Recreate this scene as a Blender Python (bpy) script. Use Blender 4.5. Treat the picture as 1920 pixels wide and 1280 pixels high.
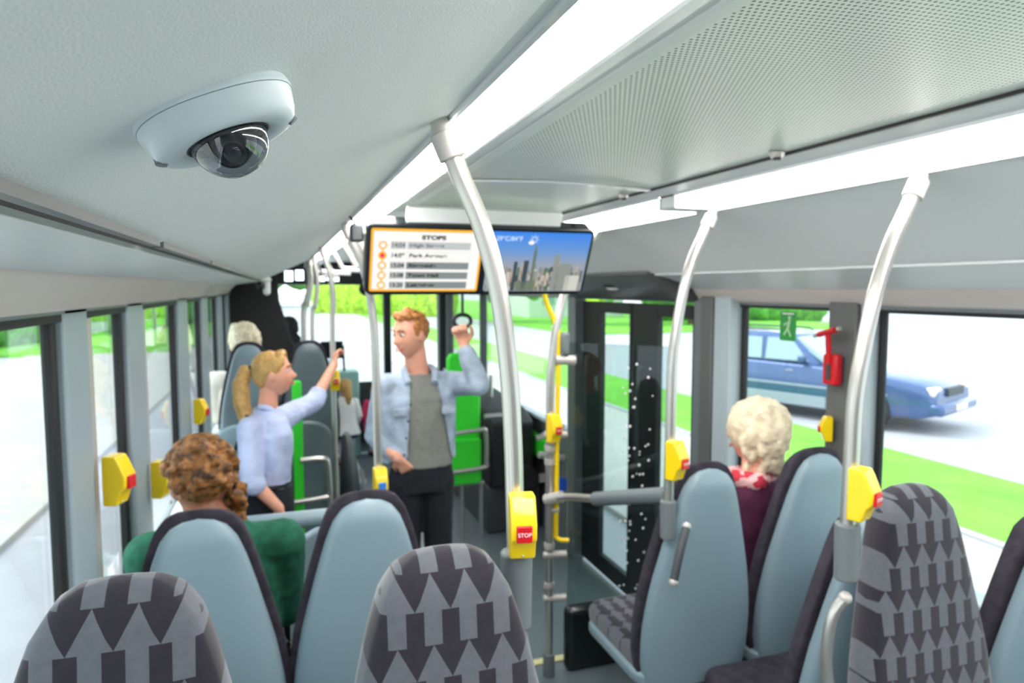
import bpy, bmesh, math, random
from mathutils import Vector as V, Matrix as M, noise
random.seed(7)
PI = math.pi
scn = bpy.context.scene
for o in list(bpy.data.objects): bpy.data.objects.remove(o)
COL = scn.collection

# ---------------------------------------------------------------- camera
CAM = V((-0.776, 0.0, 1.96))
cd = bpy.data.cameras.new('camera'); cam = bpy.data.objects.new('camera', cd); COL.objects.link(cam)
cam.location = CAM
cd.sensor_width = 36; cd.lens = 24.0
cam.rotation_euler = (math.radians(90 - 4.467), 0, math.radians(-18.518))
cd.clip_start = 0.02; cd.clip_end = 400
cd.dof.use_dof = True; cd.dof.focus_distance = 0.52; cd.dof.aperture_fstop = 9.0
scn.camera = cam

# ---------------------------------------------------------------- world, sun, exposure
w = bpy.data.worlds.new('sky'); scn.world = w; w.use_nodes = True
nt = w.node_tree; nt.nodes.clear()
wo = nt.nodes.new('ShaderNodeOutputWorld'); wb = nt.nodes.new('ShaderNodeBackground')
tc = nt.nodes.new('ShaderNodeTexCoord'); sp = nt.nodes.new('ShaderNodeSeparateXYZ'); cr = nt.nodes.new('ShaderNodeValToRGB')
cr.color_ramp.elements[0].position = 0.0; cr.color_ramp.elements[0].color = (0.95, 0.98, 1.0, 1)
cr.color_ramp.elements[1].position = 0.8; cr.color_ramp.elements[1].color = (0.75, 0.87, 1.0, 1)
nt.links.new(tc.outputs['Generated'], sp.inputs[0]); nt.links.new(sp.outputs['Z'], cr.inputs[0])
nt.links.new(cr.outputs[0], wb.inputs['Color']); wb.inputs['Strength'].default_value = 1.2
nt.links.new(wb.outputs[0], wo.inputs[0])
sd = bpy.data.lights.new('sun', 'SUN'); sun = bpy.data.objects.new('sun', sd); COL.objects.link(sun)
sd.energy = .9; sd.angle = math.radians(25); sd.color = (1, .97, .92)
sun.rotation_euler = (math.radians(38), 0, math.radians(-125))
scn.view_settings.view_transform = 'Standard'; scn.view_settings.look = 'None'
scn.view_settings.exposure = 1.32; scn.view_settings.gamma = 1.0; scn.view_settings.use_curve_mapping = False

# ---------------------------------------------------------------- materials
def srgb(c):
    return tuple(((v/255)/12.92 if v/255 <= .04045 else ((v/255+.055)/1.055)**2.4) for v in c) + (1,)
class N:
    def __init__(s, name):
        s.m = bpy.data.materials.new(name); s.m.use_nodes = True; s.t = s.m.node_tree; s.t.nodes.clear()
        s.out = s.t.nodes.new('ShaderNodeOutputMaterial')
    def n(s, typ, **kw):
        x = s.t.nodes.new('ShaderNode' + typ)
        for k, v in kw.items():
            if k.startswith('_'): x.inputs[k[1:] if not k[1:].isdigit() else int(k[1:])].default_value = v
            else: setattr(x, k, v)
        return x
    def l(s, a, b): s.t.links.new(a, b)
    def math(s, op, a, b=None, c=None):
        x = s.n('Math', operation=op)
        for i, v in enumerate((a, b, c)):
            if v is None: continue
            if isinstance(v, (int, float)): x.inputs[i].default_value = v
            else: s.l(v, x.inputs[i])
        return x.outputs[0]
    def mixc(s, f, a, b):
        x = s.n('Mix', data_type='RGBA')
        for i, v in ((0, f), (6, a), (7, b)):
            if isinstance(v, (int, float, tuple)): x.inputs[i].default_value = v
            else: s.l(v, x.inputs[i])
        return x.outputs[2]
    def bsdf(s, color, rough=.5, metal=0, spec=.5, sheen=0, coat=0):
        b = s.n('BsdfPrincipled'); b.inputs['Roughness'].default_value = rough; b.inputs['Metallic'].default_value = metal
        b.inputs['Specular IOR Level'].default_value = spec; b.inputs['Coat Weight'].default_value = coat
        b.inputs['Sheen Weight'].default_value = sheen
        if isinstance(color, tuple): b.inputs['Base Color'].default_value = color
        else: s.l(color, b.inputs['Base Color'])
        s.l(b.outputs[0], s.out.inputs[0]); return b
def mat(name, rgb, rough=.5, metal=0, spec=.5, bump=0, bscale=200, var=0, vscale=8, sheen=0, coat=0):
    k = N(name); c = srgb(rgb)
    if var or bump:
        g = k.n('TexCoord').outputs['Object']
    if var:
        nz = k.n('TexNoise', _Scale=vscale, _Detail=4.0); k.l(g, nz.inputs['Vector'])
        d = tuple(max(0, x*(1-var)) for x in c[:3]) + (1,); u = tuple(min(1, x*(1+var)) for x in c[:3]) + (1,)
        rp = k.n('ValToRGB'); rp.color_ramp.elements[0].position = .35; rp.color_ramp.elements[1].position = .65
        rp.color_ramp.elements[0].color = d; rp.color_ramp.elements[1].color = u
        k.l(nz.outputs['Fac'], rp.inputs[0]); col = rp.outputs[0]
    else: col = c
    b = k.bsdf(col, rough, metal, spec, sheen, coat)
    if bump:
        nz = k.n('TexNoise', _Scale=bscale, _Detail=3.0); k.l(g, nz.inputs['Vector'])
        bp = k.n('Bump', _Strength=bump, _Distance=.002); k.l(nz.outputs['Fac'], bp.inputs['Height']); k.l(bp.outputs[0], b.inputs['Normal'])
    return k.m
def emit(name, rgb, st):
    k = N(name); e = k.n('Emission', _Color=srgb(rgb), _Strength=st*(.56 if name.startswith(('screen', 'skyline')) else 1)); k.l(e.outputs[0], k.out.inputs[0]); return k.m
def glass(name, tint=(.93, .97, .96), ior=1.45, rough=.0, refl=1.0):
    k = N(name); t = k.n('BsdfTransparent', _Color=tint + (1,)); g = k.n('BsdfGlossy', _Roughness=rough)
    f0 = ((ior-1)/(ior+1))**2; lw = k.n('LayerWeight', _Blend=.5); mx = k.n('MixShader')
    f = k.math('ADD', f0, k.math('MULTIPLY', k.math('POWER', lw.outputs['Facing'], 5.0), 1-f0))
    k.l(k.math('MULTIPLY', f, refl), mx.inputs[0]); k.l(t.outputs[0], mx.inputs[1]); k.l(g.outputs[0], mx.inputs[2]); k.l(mx.outputs[0], k.out.inputs[0])
    return k.m
MT = {}
MT['cove'] = mat('textured_grey_plastic', (228, 233, 232), .55, spec=.35, bump=.35, bscale=520)
MT['cove_low'] = mat('satin_grey_plastic', (222, 226, 225), .38, spec=.5)
MT['warm'] = mat('warm_grey_plastic', (222, 212, 205), .4)
MT['post'] = mat('blue_grey_pillar', (150, 166, 174), .42)
MT['post_light'] = mat('light_pillar', (176, 190, 196), .42)
MT['post_dark'] = mat('dark_pillar', (96, 98, 98), .45)
MT['black'] = mat('black_rubber', (22, 25, 26), .6)
MT['blackgloss'] = mat('black_gloss_plastic', (24, 30, 33), .22)
MT['darkgrey'] = mat('dark_grey_plastic', (58, 64, 68), .5, var=.1)
MT['greypl'] = mat('mid_grey_plastic', (112, 120, 124), .45)
MT['metal'] = mat('brushed_steel_tube', (205, 203, 198), .3, metal=.85)
MT['metal_pl'] = mat('silver_painted_bracket', (192, 188, 183), .42, metal=.3)
MT['white'] = mat('white_paint', (222, 228, 230), .3, coat=.3)
MT['yellow'] = mat('yellow_plastic', (250, 214, 12), .3, coat=.3)
MT['red'] = mat('red_plastic', (205, 18, 32), .35)
MT['whitep'] = mat('white_plastic', (240, 240, 240), .4)
MT['shell'] = mat('blue_grey_seat_shell', (130, 152, 162), .36, spec=.5, bump=.1, bscale=300)
MT['shelldark'] = mat('slate_seat_shell', (96, 112, 118), .4)
MT['green'] = mat('bright_green_panel', (52, 220, 45), .5)
MT['floor'] = mat('speckled_vinyl_floor', (98, 110, 114), .35, var=.18, vscale=300, spec=.5)
MT['glass'] = glass('window_glass'); MT['glass2'] = glass('partition_glass', (.74, .80, .79), 1.5, .02)
MT['light'] = emit('strip_light_diffuser', (255, 250, 246), 8.0)
MT['denim'] = mat('light_blue_denim', (164, 180, 198), .85, var=.2, vscale=14, bump=.5, bscale=500)
MT['tee'] = mat('grey_knit', (128, 130, 124), .9, var=.08, vscale=60)
MT['jeans'] = mat('black_denim', (18, 22, 30), .85, var=.25, vscale=12)
MT['shirt'] = mat('pale_blue_cotton', (186, 198, 232), .8, var=.12, vscale=9)
MT['skin'] = mat('fair_skin', (232, 168, 142), .5, var=.06, vscale=18, spec=.4)
MT['skin2'] = mat('brown_skin', (150, 98, 74), .5, var=.08, vscale=18)
MT['hair_red'] = mat('ginger_hair', (176, 116, 62), .5, var=.45, vscale=90)
MT['hair_blond'] = mat('dark_blond_hair', (196, 156, 92), .5, var=.16, vscale=40)
MT['hair_pale'] = mat('pale_blond_hair', (232, 214, 182), .5, var=.14, vscale=30)
MT['hair_grey'] = mat('silver_blond_hair', (218, 208, 180), .55, var=.25, vscale=60)
MT['hair_brown'] = mat('curly_brown_hair', (124, 82, 40), .6, var=.75, vscale=38)
MT['green_wool'] = mat('dark_green_wool', (22, 92, 70), .9, var=.2, vscale=40)
MT['plum'] = mat('plum_knit', (72, 22, 54), .9, var=.2, vscale=30)
MT['cream'] = mat('cream_coat', (236, 230, 218), .85, var=.06, vscale=10)
MT['ltblue'] = mat('light_blue_collar', (150, 180, 215), .8)
MT['eyew'] = mat('eye_white', (230, 228, 224), .2); MT['iris'] = mat('dark_iris', (50, 60, 70), .2)
MT['lip'] = mat('lip', (200, 118, 106), .4); MT['brow'] = mat('brow_hair', (140, 95, 60), .7)
MT['pink'] = mat('pink_cloth', (228, 60, 110), .7); MT['legging'] = mat('patterned_leggings', (208, 190, 225), .8, var=.3, vscale=50)
MT['redshoe'] = mat('dark_red_shoe', (150, 50, 60), .6); MT['navy'] = mat('navy_cloth', (30, 44, 84), .8)
MT['grass'] = mat('grass', (118, 190, 56), .9, var=.16, vscale=1.3)
MT['road'] = mat('pale_asphalt', (184, 181, 184), .8, var=.04, vscale=2)
MT['pave'] = mat('pale_pavement', (198, 194, 184), .85, var=.05, vscale=3)
MT['leaf'] = mat('tree_leaves', (88, 150, 58), .8, var=.4, vscale=3); MT['bark'] = mat('bark', (90, 76, 60), .9)
MT['leaf2'] = mat('yellow_green_leaves', (170, 210, 60), .8, var=.35, vscale=3)
MT['carpaint'] = mat('blue_grey_car_paint', (66, 92, 140), .25, metal=.3, coat=.6)
MT['carlow'] = mat('silver_cladding', (150, 158, 170), .4)
MT['carglass'] = mat('dark_car_glass', (150, 172, 180), .08, spec=.8)
MT['tyre'] = mat('tyre_rubber', (34, 36, 42), .8); MT['hub'] = mat('alloy_hub', (170, 176, 182), .3, metal=.6)
MT['lamp'] = mat('amber_headlamp', (250, 220, 190), .15)
MT['teal'] = mat('pale_teal_box', (150, 196, 190), .5); MT['housewall'] = mat('pale_house_wall', (214, 220, 216), .8)
MT['roof'] = mat('grey_roof', (120, 122, 124), .8)
MT['line'] = mat('floor_line_paint', (222, 214, 160), .5); MT['whiteline'] = mat('white_floor_line', (205, 220, 218), .5)
MT['lens'] = mat('camera_lens', (8, 9, 14), .06, coat=1); MT['caminner'] = mat('camera_inner_black', (14, 15, 18), .3)
MT['camwhite'] = mat('camera_white_housing', (205, 218, 224), .32, spec=.5)
def clear_dome():
    k = N('smoked_clear_dome'); t = k.n('BsdfTransparent', _Color=(.50, .54, .58, 1)); g = k.n('BsdfGlossy', _Roughness=.02)
    lw = k.n('LayerWeight', _Blend=.5); mx = k.n('MixShader'); k.l(k.math('ADD', .13, k.math('MULTIPLY', k.math('POWER', lw.outputs['Facing'], 4.0), .8)), mx.inputs[0]); k.l(t.outputs[0], mx.inputs[1]); k.l(g.outputs[0], mx.inputs[2]); k.l(mx.outputs[0], k.out.inputs[0]); return k.m
MT['dome'] = clear_dome()
def fabric(flat=False):
    k = N('arrow_pattern_moquette'); W, H = .058, .094
    s = k.n('SeparateXYZ'); k.l(k.n('TexCoord').outputs['Object'], s.inputs[0])
    vv = s.outputs[1] if flat else s.outputs[2]
    u = k.math('FRACT', k.math('ADD', k.math('DIVIDE', s.outputs[0], W), 50.0))
    v = k.math('FRACT', k.math('ADD', k.math('DIVIDE', vv, H), 50.25))   # 1 = top
    vd = k.math('SUBTRACT', 1.0, v)
    a = k.math('ABSOLUTE', k.math('SUBTRACT', u, .5))
    tri = k.math('LESS_THAN', a, vd)                       # widening head, upper half
    up = k.math('LESS_THAN', vd, .5)
    stem = k.math('LESS_THAN', a, .25)
    isl = k.math('ADD', k.math('MULTIPLY', tri, up), k.math('MULTIPLY', stem, k.math('SUBTRACT', 1.0, up)))
    nz = k.n('TexNoise', _Scale=900.0, _Detail=2.0); k.l(k.n('TexCoord').outputs['Object'], nz.inputs['Vector'])
    nz2 = k.n('TexNoise', _Scale=70.0, _Detail=3.0); k.l(k.n('TexCoord').outputs['Object'], nz2.inputs['Vector'])
    lt = k.mixc(k.math('MULTIPLY', k.math('ADD', nz.outputs['Fac'], nz2.outputs['Fac']), .5), srgb((72, 77, 86)), srgb((108, 111, 118)))
    dk = k.mixc(nz2.outputs['Fac'], srgb((32, 30, 40)), srgb((46, 42, 52)))
    b = k.bsdf(k.mixc(isl, dk, lt), .9, spec=.2, sheen=.3); return k.m
MT['fabric'] = fabric(); MT['fabric_flat'] = fabric(True)
MT['fabric_dark'] = mat('dark_seat_border_fabric', (48, 43, 54), .9, var=.35, vscale=30)
def perf():
    k = N('perforated_ceiling'); p, q = .0087, .0172
    s = k.n('SeparateXYZ'); k.l(k.n('TexCoord').outputs['Object'], s.inputs[0])
    def lat(ox, oy):
        a = k.math('MULTIPLY', k.math('SUBTRACT', k.math('FRACT', k.math('ADD', k.math('DIVIDE', s.outputs[0], p), 100 + ox)), .5), p)
        b = k.math('MULTIPLY', k.math('SUBTRACT', k.math('FRACT', k.math('ADD', k.math('DIVIDE', s.outputs[1], q), 100 + oy)), .5), q)
        return k.math('SQRT', k.math('ADD', k.math('MULTIPLY', a, a), k.math('MULTIPLY', b, b)))
    d = k.math('MINIMUM', lat(0, 0), lat(.5, .5))
    h = k.math('LESS_THAN', d, .0023)
    edge = k.math('LESS_THAN', k.math('ABSOLUTE', s.outputs[0]), .285)
    k.bsdf(k.mixc(k.math('MULTIPLY', h, edge), srgb((226, 233, 227)), srgb((70, 80, 68))), .38, spec=.5)
    return k.m
MT['perf'] = perf()

# ---------------------------------------------------------------- helpers
def tag(o, label=None, cat=None, group=None, kind=None):
    if label: o['label'] = label
    if cat: o['category'] = cat
    if group: o['group'] = group
    if kind: o['kind'] = kind
    return o
def thing(name, label, cat, loc=(0, 0, 0), rz=0, group=None):
    o = bpy.data.objects.new(name, None); COL.objects.link(o); o.location = loc; o.rotation_euler = (0, 0, rz); o.empty_display_size = .1
    return tag(o, label, cat, group)
def obj(name, bm, mats, parent=None, smooth=True, bevel=0, seg=2, sub=0, loc=None, solid=0, angle=40):
    me = bpy.data.meshes.new(name); bmesh.ops.recalc_face_normals(bm, faces=bm.faces[:]); bm.to_mesh(me); bm.free()
    o = bpy.data.objects.new(name, me); COL.objects.link(o)
    for x in (mats if isinstance(mats, (list, tuple)) else [mats]): me.materials.append(MT[x] if isinstance(x, str) else x)
    if smooth:
        for p in me.polygons: p.use_smooth = True
        if angle: me.set_sharp_from_angle(angle=math.radians(angle))
    if parent is not None: o.parent = parent
    if loc: o.location = loc
    if solid: md = o.modifiers.new('s', 'SOLIDIFY'); md.thickness = solid; md.offset = 0
    if bevel: md = o.modifiers.new('b', 'BEVEL'); md.width = bevel; md.segments = seg; md.limit_method = 'ANGLE'; md.angle_limit = math.radians(35)
    if sub: md = o.modifiers.new('ss', 'SUBSURF'); md.levels = sub; md.render_levels = sub
    return o
def struct(name, bm, mats, parent=None, **k):
    o = obj(name, bm, mats, parent, **k)
    if parent is None: o['kind'] = 'structure'
    return o
def box(bm, x0, x1, y0, y1, z0, z1, mi=0):
    v = [bm.verts.new((x, y, z)) for x in (x0, x1) for y in (y0, y1) for z in (z0, z1)]
    for f in ((0, 1, 3, 2), (4, 6, 7, 5), (0, 4, 5, 1), (2, 3, 7, 6), (0, 2, 6, 4), (1, 5, 7, 3)):
        fc = bm.faces.new([v[i] for i in f]); fc.material_index = mi
    return v
def B(*a):
    bm = bmesh.new()
    for x in a: box(bm, *x)
    return bm
def prism(bm, poly, axis, a, b, mi=0):
    """poly: 2-D outline in the plane normal to axis, extruded from a to b"""
    def p(u, v, t): return {'x': (t, u, v), 'y': (u, t, v), 'z': (u, v, t)}[axis]
    A = [bm.verts.new(p(u, v, a)) for u, v in poly]; Bv = [bm.verts.new(p(u, v, b)) for u, v in poly]
    n = len(poly)
    for i in range(n):
        f = bm.faces.new((A[i], A[(i+1) % n], Bv[(i+1) % n], Bv[i])); f.material_index = mi
    f = bm.faces.new(A[::-1]); f.material_index = mi; f = bm.faces.new(Bv); f.material_index = mi
    return bm
def smoothpath(pts, n=8):
    pts = [V(p) for p in pts]
    if len(pts) < 3: return pts
    out = []
    for i in range(len(pts)-1):
        p0 = pts[max(i-1, 0)]; p1 = pts[i]; p2 = pts[i+1]; p3 = pts[min(i+2, len(pts)-1)]
        for k in range(n):
            t = k/n
            out.append(.5*((2*p1) + (p2-p0)*t + (2*p0-5*p1+4*p2-p3)*t*t + (3*p1-p0-3*p2+p3)*t**3))
    out.append(pts[-1]); return out
def tube(bm, pts, r, seg=14, smooth=0, closed=False, mi=0):
    pts = smoothpath(pts, smooth) if smooth else [V(p) for p in pts]
    n = len(pts); rings = []; prev = None
    for i, p in enumerate(pts):
        if closed: t = (pts[(i+1) % n] - pts[i-1]).normalized()
        else: t = (pts[min(i+1, n-1)] - pts[max(i-1, 0)]).normalized()
        if prev is None: a = t.orthogonal().normalized()
        else: a = (prev - t*prev.dot(t)).normalized()
        prev = a; b = t.cross(a); rr = r(i/(n-1)) if callable(r) else r
        rings.append([bm.verts.new(p + (a*math.cos(2*PI*k/seg) + b*math.sin(2*PI*k/seg))*rr) for k in range(seg)])
    m = n if closed else n-1
    for i in range(m):
        A, Bv = rings[i], rings[(i+1) % n]
        for k in range(seg):
            f = bm.faces.new((A[k], A[(k+1) % seg], Bv[(k+1) % seg], Bv[k])); f.material_index = mi
    if not closed:
        bm.faces.new(rings[0][::-1]).material_index = mi; bm.faces.new(rings[-1]).material_index = mi
    return bm
def T(pts, r, **k): return tube(bmesh.new(), pts, r, **k)
def sheet(bm, prof, y0, y1, thick=.006, ny=1, mi=0):
    """cross-section polyline in x,z swept along y with real thickness"""
    n = len(prof); off = []
    for i in range(n):
        a = V(prof[max(i-1, 0)]); b = V(prof[min(i+1, n-1)]); d = (b-a).normalized(); off.append(V((-d.y, d.x))*thick)
    up = [V(p)+o*(1 if o.y > 0 else -1) for p, o in zip(prof, off)]
    return prism(bm, [tuple(p) for p in prof] + [tuple(p) for p in reversed(up)], 'y', y0, y1, mi)
def capsule(bm, a, b, ra, rb=None, sub=2):
    """sphere-swept cone from a to b, closed"""
    rb = ra if rb is None else rb; a = V(a); b = V(b); d = b-a; L = d.length
    d = d/L if L > 1e-6 else V((0, 0, 1)); u = d.orthogonal().normalized(); w_ = d.cross(u); seg, nr = (12, 4) if sub > 1 else (8, 3)
    al = math.asin(max(-.95, min(.95, (ra-rb)/max(L, 1e-6))))
    prof = [(a, ra, -PI/2 + (PI/2+al)*k/nr) for k in range(1, nr+1)] + [(b, rb, al + (PI/2-al)*k/nr) for k in range(nr)]
    rings = [[bm.verts.new(c + d*r*math.sin(t) + (u*math.cos(2*PI*k/seg)+w_*math.sin(2*PI*k/seg))*r*math.cos(t)) for k in range(seg)] for c, r, t in prof]
    p0 = bm.verts.new(a-d*ra); p1 = bm.verts.new(b+d*rb)
    for A, Bv in zip(rings, rings[1:]):
        for k in range(seg): bm.faces.new((A[k], A[(k+1) % seg], Bv[(k+1) % seg], Bv[k]))
    for k in range(seg): bm.faces.new((p0, rings[0][(k+1) % seg], rings[0][k])); bm.faces.new((p1, rings[-1][k], rings[-1][(k+1) % seg]))
def ell(bm, c, r, rot=None, sub=3):
    m = M.Translation(V(c)) @ (rot.to_4x4() if rot else M.Identity(4)) @ M.Diagonal((r[0], r[1], r[2], 1))
    bmesh.ops.create_icosphere(bm, subdivisions=sub, radius=1, matrix=m)
def loft(bm, secs, seg=24, power=2.0):
    """secs: (centre, rx, ry, yaw) horizontal superellipses, closed"""
    rings = []
    for c, rx, ry, yw in secs:
        rg = []
        for k in range(seg):
            t = 2*PI*k/seg; cx, sx = math.cos(t), math.sin(t)
            x = rx*abs(cx)**(2/power)*(1 if cx > 0 else -1); y = ry*abs(sx)**(2/power)*(1 if sx > 0 else -1)
            rg.append(bm.verts.new(V(c) + V((x*math.cos(yw)-y*math.sin(yw), x*math.sin(yw)+y*math.cos(yw), 0))))
        rings.append(rg)
    for A, Bv in zip(rings, rings[1:]):
        for k in range(seg): bm.faces.new((A[k], A[(k+1) % seg], Bv[(k+1) % seg], Bv[k]))
    bm.faces.new(rings[0][::-1]); bm.faces.new(rings[-1])
def blob(name, bm, material, parent, voxel=.006, sm=4, disp=None, cut=None, solid=0, origin=(0, 0, 0)):
    """union of closed shapes into one continuous surface"""
    me = bpy.data.meshes.new(name); bmesh.ops.recalc_face_normals(bm, faces=bm.faces[:]); bm.to_mesh(me); bm.free()
    t = bpy.data.objects.new('tmp', me); COL.objects.link(t)
    r = t.modifiers.new('r', 'REMESH'); r.mode = 'VOXEL'; r.voxel_size = voxel; r.use_smooth_shade = True
    if sm: s = t.modifiers.new('s', 'SMOOTH'); s.iterations = sm; s.factor = .5
    dg = bpy.context.evaluated_depsgraph_get(); dg.update()
    m2 = bpy.data.meshes.new_from_object(t.evaluated_get(dg)); bpy.data.objects.remove(t); bpy.data.meshes.remove(me)
    b = bmesh.new(); b.from_mesh(m2); b.normal_update()
    if disp:
        for v in b.verts: v.co += v.normal*disp(v.co)
    if cut: bmesh.ops.delete(b, geom=[f for f in b.faces if cut(f.calc_center_median())], context='FACES')
    og = V(origin)
    for v in b.verts: v.co -= og
    b.to_mesh(m2); b.free(); m2.name = name
    for p in m2.polygons: p.use_smooth = True
    o = bpy.data.objects.new(name, m2); COL.objects.link(o); m2.materials.clear(); m2.materials.append(MT[material])
    if parent is not None: o.parent = parent
    if solid: md = o.modifiers.new('s', 'SOLIDIFY'); md.thickness = solid; md.offset = -1
    return o
def folds(amp, fr=9, st=(1, 1, .5)):
    return lambda p: amp*noise.noise(V((p.x*fr*st[0], p.y*fr*st[1], p.z*fr*st[2]))) + amp*.4*noise.noise(p*fr*2.6)
def text(name, s, size, material, parent, loc, rot=(PI/2, 0, 0), align='LEFT', sx=1.0, depth=.0003, off=0.0):
    cu = bpy.data.curves.new('t', 'FONT'); cu.body = s; cu.size = size; cu.align_x = align; cu.align_y = 'CENTER'; cu.extrude = depth; cu.offset = off
    t = bpy.data.objects.new('t', cu); COL.objects.link(t); dg = bpy.context.evaluated_depsgraph_get(); dg.update()
    me = bpy.data.meshes.new_from_object(t.evaluated_get(dg)); bpy.data.objects.remove(t); me.name = name
    o = bpy.data.objects.new(name, me); COL.objects.link(o); me.materials.clear(); me.materials.append(MT[material]); o.parent = parent
    o.location = loc; o.rotation_euler = rot; o.scale = (sx, 1, 1); return o
def copytree(o, parent=None):
    c = o.copy(); COL.objects.link(c)
    if parent is not None: c.parent = parent
    for ch in list(o.children): copytree(ch, c)
    return c

# ================================================================ BUS SHELL
# floor: low floor forward, raised rear
struct('floor', B((-1.25, 1.25, 2.88, 8.75, -.06, 0)), 'floor', smooth=False)
trim = [0]
def tname(): trim[0] += 1; return 'trim_%d' % trim[0]
struct('floor_rear', B((-1.25, 1.25, 1.35, 2.88, -.06, .22), (-1.25, 1.25, -.9, 1.35, -.06, .44)), 'floor', smooth=False)
struct(tname(), B((-.5, 1.0, 2.84, 2.884, .2205, .2245)), 'line', smooth=False)
struct(tname(), B((-.42, .62, 6.28, 6.36, .0005, .003)), 'line', smooth=False)
struct(tname(), B((-.1, -.02, 6.9, 8.2, .0005, .003), (-.1, .6, 8.12, 8.2, .0005, .003)), 'whiteline', smooth=False)
# lower side walls, sills
LW, RW = [], []
struct('wall_left', B((-1.28, -1.22, -.9, 8.7, -.06, 1.0), (-1.28, -1.22, -.9, 8.7, 1.905, 2.05)), 'greypl', smooth=False)
struct('wall_right', B((1.22, 1.28, -.9, 2.98, -.06, 1.0), (1.22, 1.28, 4.5, 8.7, -.06, .9), (1.22, 1.28, -.9, 8.7, 1.885, 2.05)), 'greypl', smooth=False)
struct('wall_back', B((-1.28, 1.28, -.96, -.9, -.06, 2.4)), 'greypl', smooth=False)
struct(tname(), B((-1.24, -1.14, -.9, 6.6, 1.0, 1.03)), 'white', bevel=.006)
struct(tname(), B((1.14, 1.24, -.9, 2.95, 1.0, 1.03)), 'post_light', bevel=.006)
struct(tname(), B((1.16, 1.24, 4.55, 8.6, .9, .93)), 'post_light', bevel=.006)
# pillars: (y0, y1, protrusion)
def pillar(side, y0, y1, z0, z1, parts):
    for a, b, m, d in parts:
        x = side*1.26; xi = side*(1.22-d)
        struct(tname(), B((min(x, xi), max(x, xi), a, b, z0, z1)), m, bevel=.008)
for y0, ya, y1 in ((1.655, 1.87, 1.96), (2.285, 2.56, 2.66), (3.33, 3.66, 3.78), (4.28, 4.62, 4.74), (5.3, 5.7, 5.85), (6.1, 6.4, 6.6)):
    pillar(-1, 0, 0, 1.0, 1.93, ((y0, y0+.03, 'black', -.015), (y0+.03, ya, 'post', .0), (ya, y1, 'metal_pl', -.012)))
pillar(-1, 0, 0, 1.0, 1.93, ((.2, .23, 'black', -.015), (-.1, .2, 'post', .0)))
pillar(1, 0, 0, 1.0, 1.92, ((1.865, 1.89, 'black', -.015), (1.89, 1.94, 'post_light', .02), (1.94, 2.075, 'post_dark', .035), (2.63, 2.655, 'black', -.01)))
pillar(1, 0, 0, .0, 1.92, ((2.655, 2.78, 'post_light', .05), (2.78, 2.88, 'post_dark', .06), (2.88, 2.98, 'greypl', .03)))
pillar(1, 0, 0, .0, 1.92, ((4.42, 4.55, 'greypl', .05),))
pillar(1, 0, 0, .9, 1.92, ((6.9, 7.0, 'darkgrey', .02), (8.4, 8.6, 'darkgrey', .03)))
# black gasket above windows
struct(tname(), B((-1.262, -1.225, -.9, 6.6, 1.888, 1.91)), 'black', smooth=False)
struct(tname(), B((1.225, 1.262, -.9, 2.7, 1.872, 1.888)), 'black', smooth=False)
# window panes
wn = [0]
def window(x, y0, y1, z0, z1):
    wn[0] += 1; struct('window_%d' % wn[0], B((x-.003, x+.003, y0, y1, z0, z1)), 'glass', smooth=False)
for a, b in ((-.1, 1.66), (1.95, 2.29), (2.66, 3.34), (3.78, 4.28), (4.74, 5.3), (5.85, 6.1)): window(-1.25, a if a > 0 else .2, b, 1.0, 1.9)
window(1.25, -.6, 1.87, 1.0, 1.88); window(1.25, 2.07, 2.64, 1.0, 1.88); window(1.25, 4.55, 6.9, .92, 1.88); window(1.25, 7.0, 8.4, .92, 1.88)
window(-1.25, 6.9, 8.3, .95, 1.9)
# front: windscreen, header, dashboard wall
struct('wall_front', B((-1.28, 1.28, 8.7, 8.76, -.06, .78)), 'darkgrey', smooth=False)
wn[0] += 1; struct('window_%d' % wn[0], B((-1.2, 1.2, 8.70, 8.706, .78, 2.02)), 'glass', smooth=False)
struct(tname(), B((-1.28, 1.28, 8.45, 8.76, 2.0, 2.4)), 'blackgloss', bevel=.02)
struct(tname(), B((1.12, 1.28, 8.6, 8.76, .7, 2.05), (-1.28, -1.14, 8.6, 8.76, .7, 2.05)), 'darkgrey', bevel=.01)
struct(tname(), B((.40, .49, 8.5, 8.62, 0, 2.0)), 'blackgloss', bevel=.01)
# roof skin above everything (keeps daylight out)
struct('roof', B((-1.3, 1.3, -1.0, 8.8, 2.42, 2.46), (-1.3, -1.28, -1.0, 8.8, 1.9, 2.44), (1.28, 1.3, -1.0, 8.8, 1.9, 2.44)), 'darkgrey', smooth=False)
# ceiling: perforated centre, slightly arched
bm = bmesh.new(); sheet(bm, [(-.32, 2.268), (-.3, 2.27), (-.15, 2.275), (0, 2.277), (.15, 2.275), (.3, 2.27), (.32, 2.268)], -.9, 2.72, .01)
struct('ceiling', bm, 'perf')
bm = bmesh.new(); sheet(bm, [(-.32, 2.262), (0, 2.272), (.32, 2.262)], 1.905, 1.93, .004); struct(tname(), bm, 'white')
bm = bmesh.new(); sheet(bm, [(-.32, 2.262), (0, 2.272), (.32, 2.262)], 2.69, 2.74, .004); struct(tname(), bm, 'metal_pl')
bm = bmesh.new(); sheet(bm, [(-.38, 2.262), (0, 2.27), (.38, 2.262)], 2.74, 8.5, .008); struct('ceiling_front', bm, 'cove_low')
for s in (-1, 1):
    bm = bmesh.new(); sheet(bm, [(s*.385, 2.252), (s*.325, 2.266)][::s], -.9, 2.74, .006); struct(tname(), bm, 'cove_low')
    struct(tname(), B((min(s*.326, s*.318), max(s*.326, s*.318), -.9, 2.74, 2.262, 2.30)), 'black' if s > 0 else 'cove_low', smooth=False)
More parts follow.
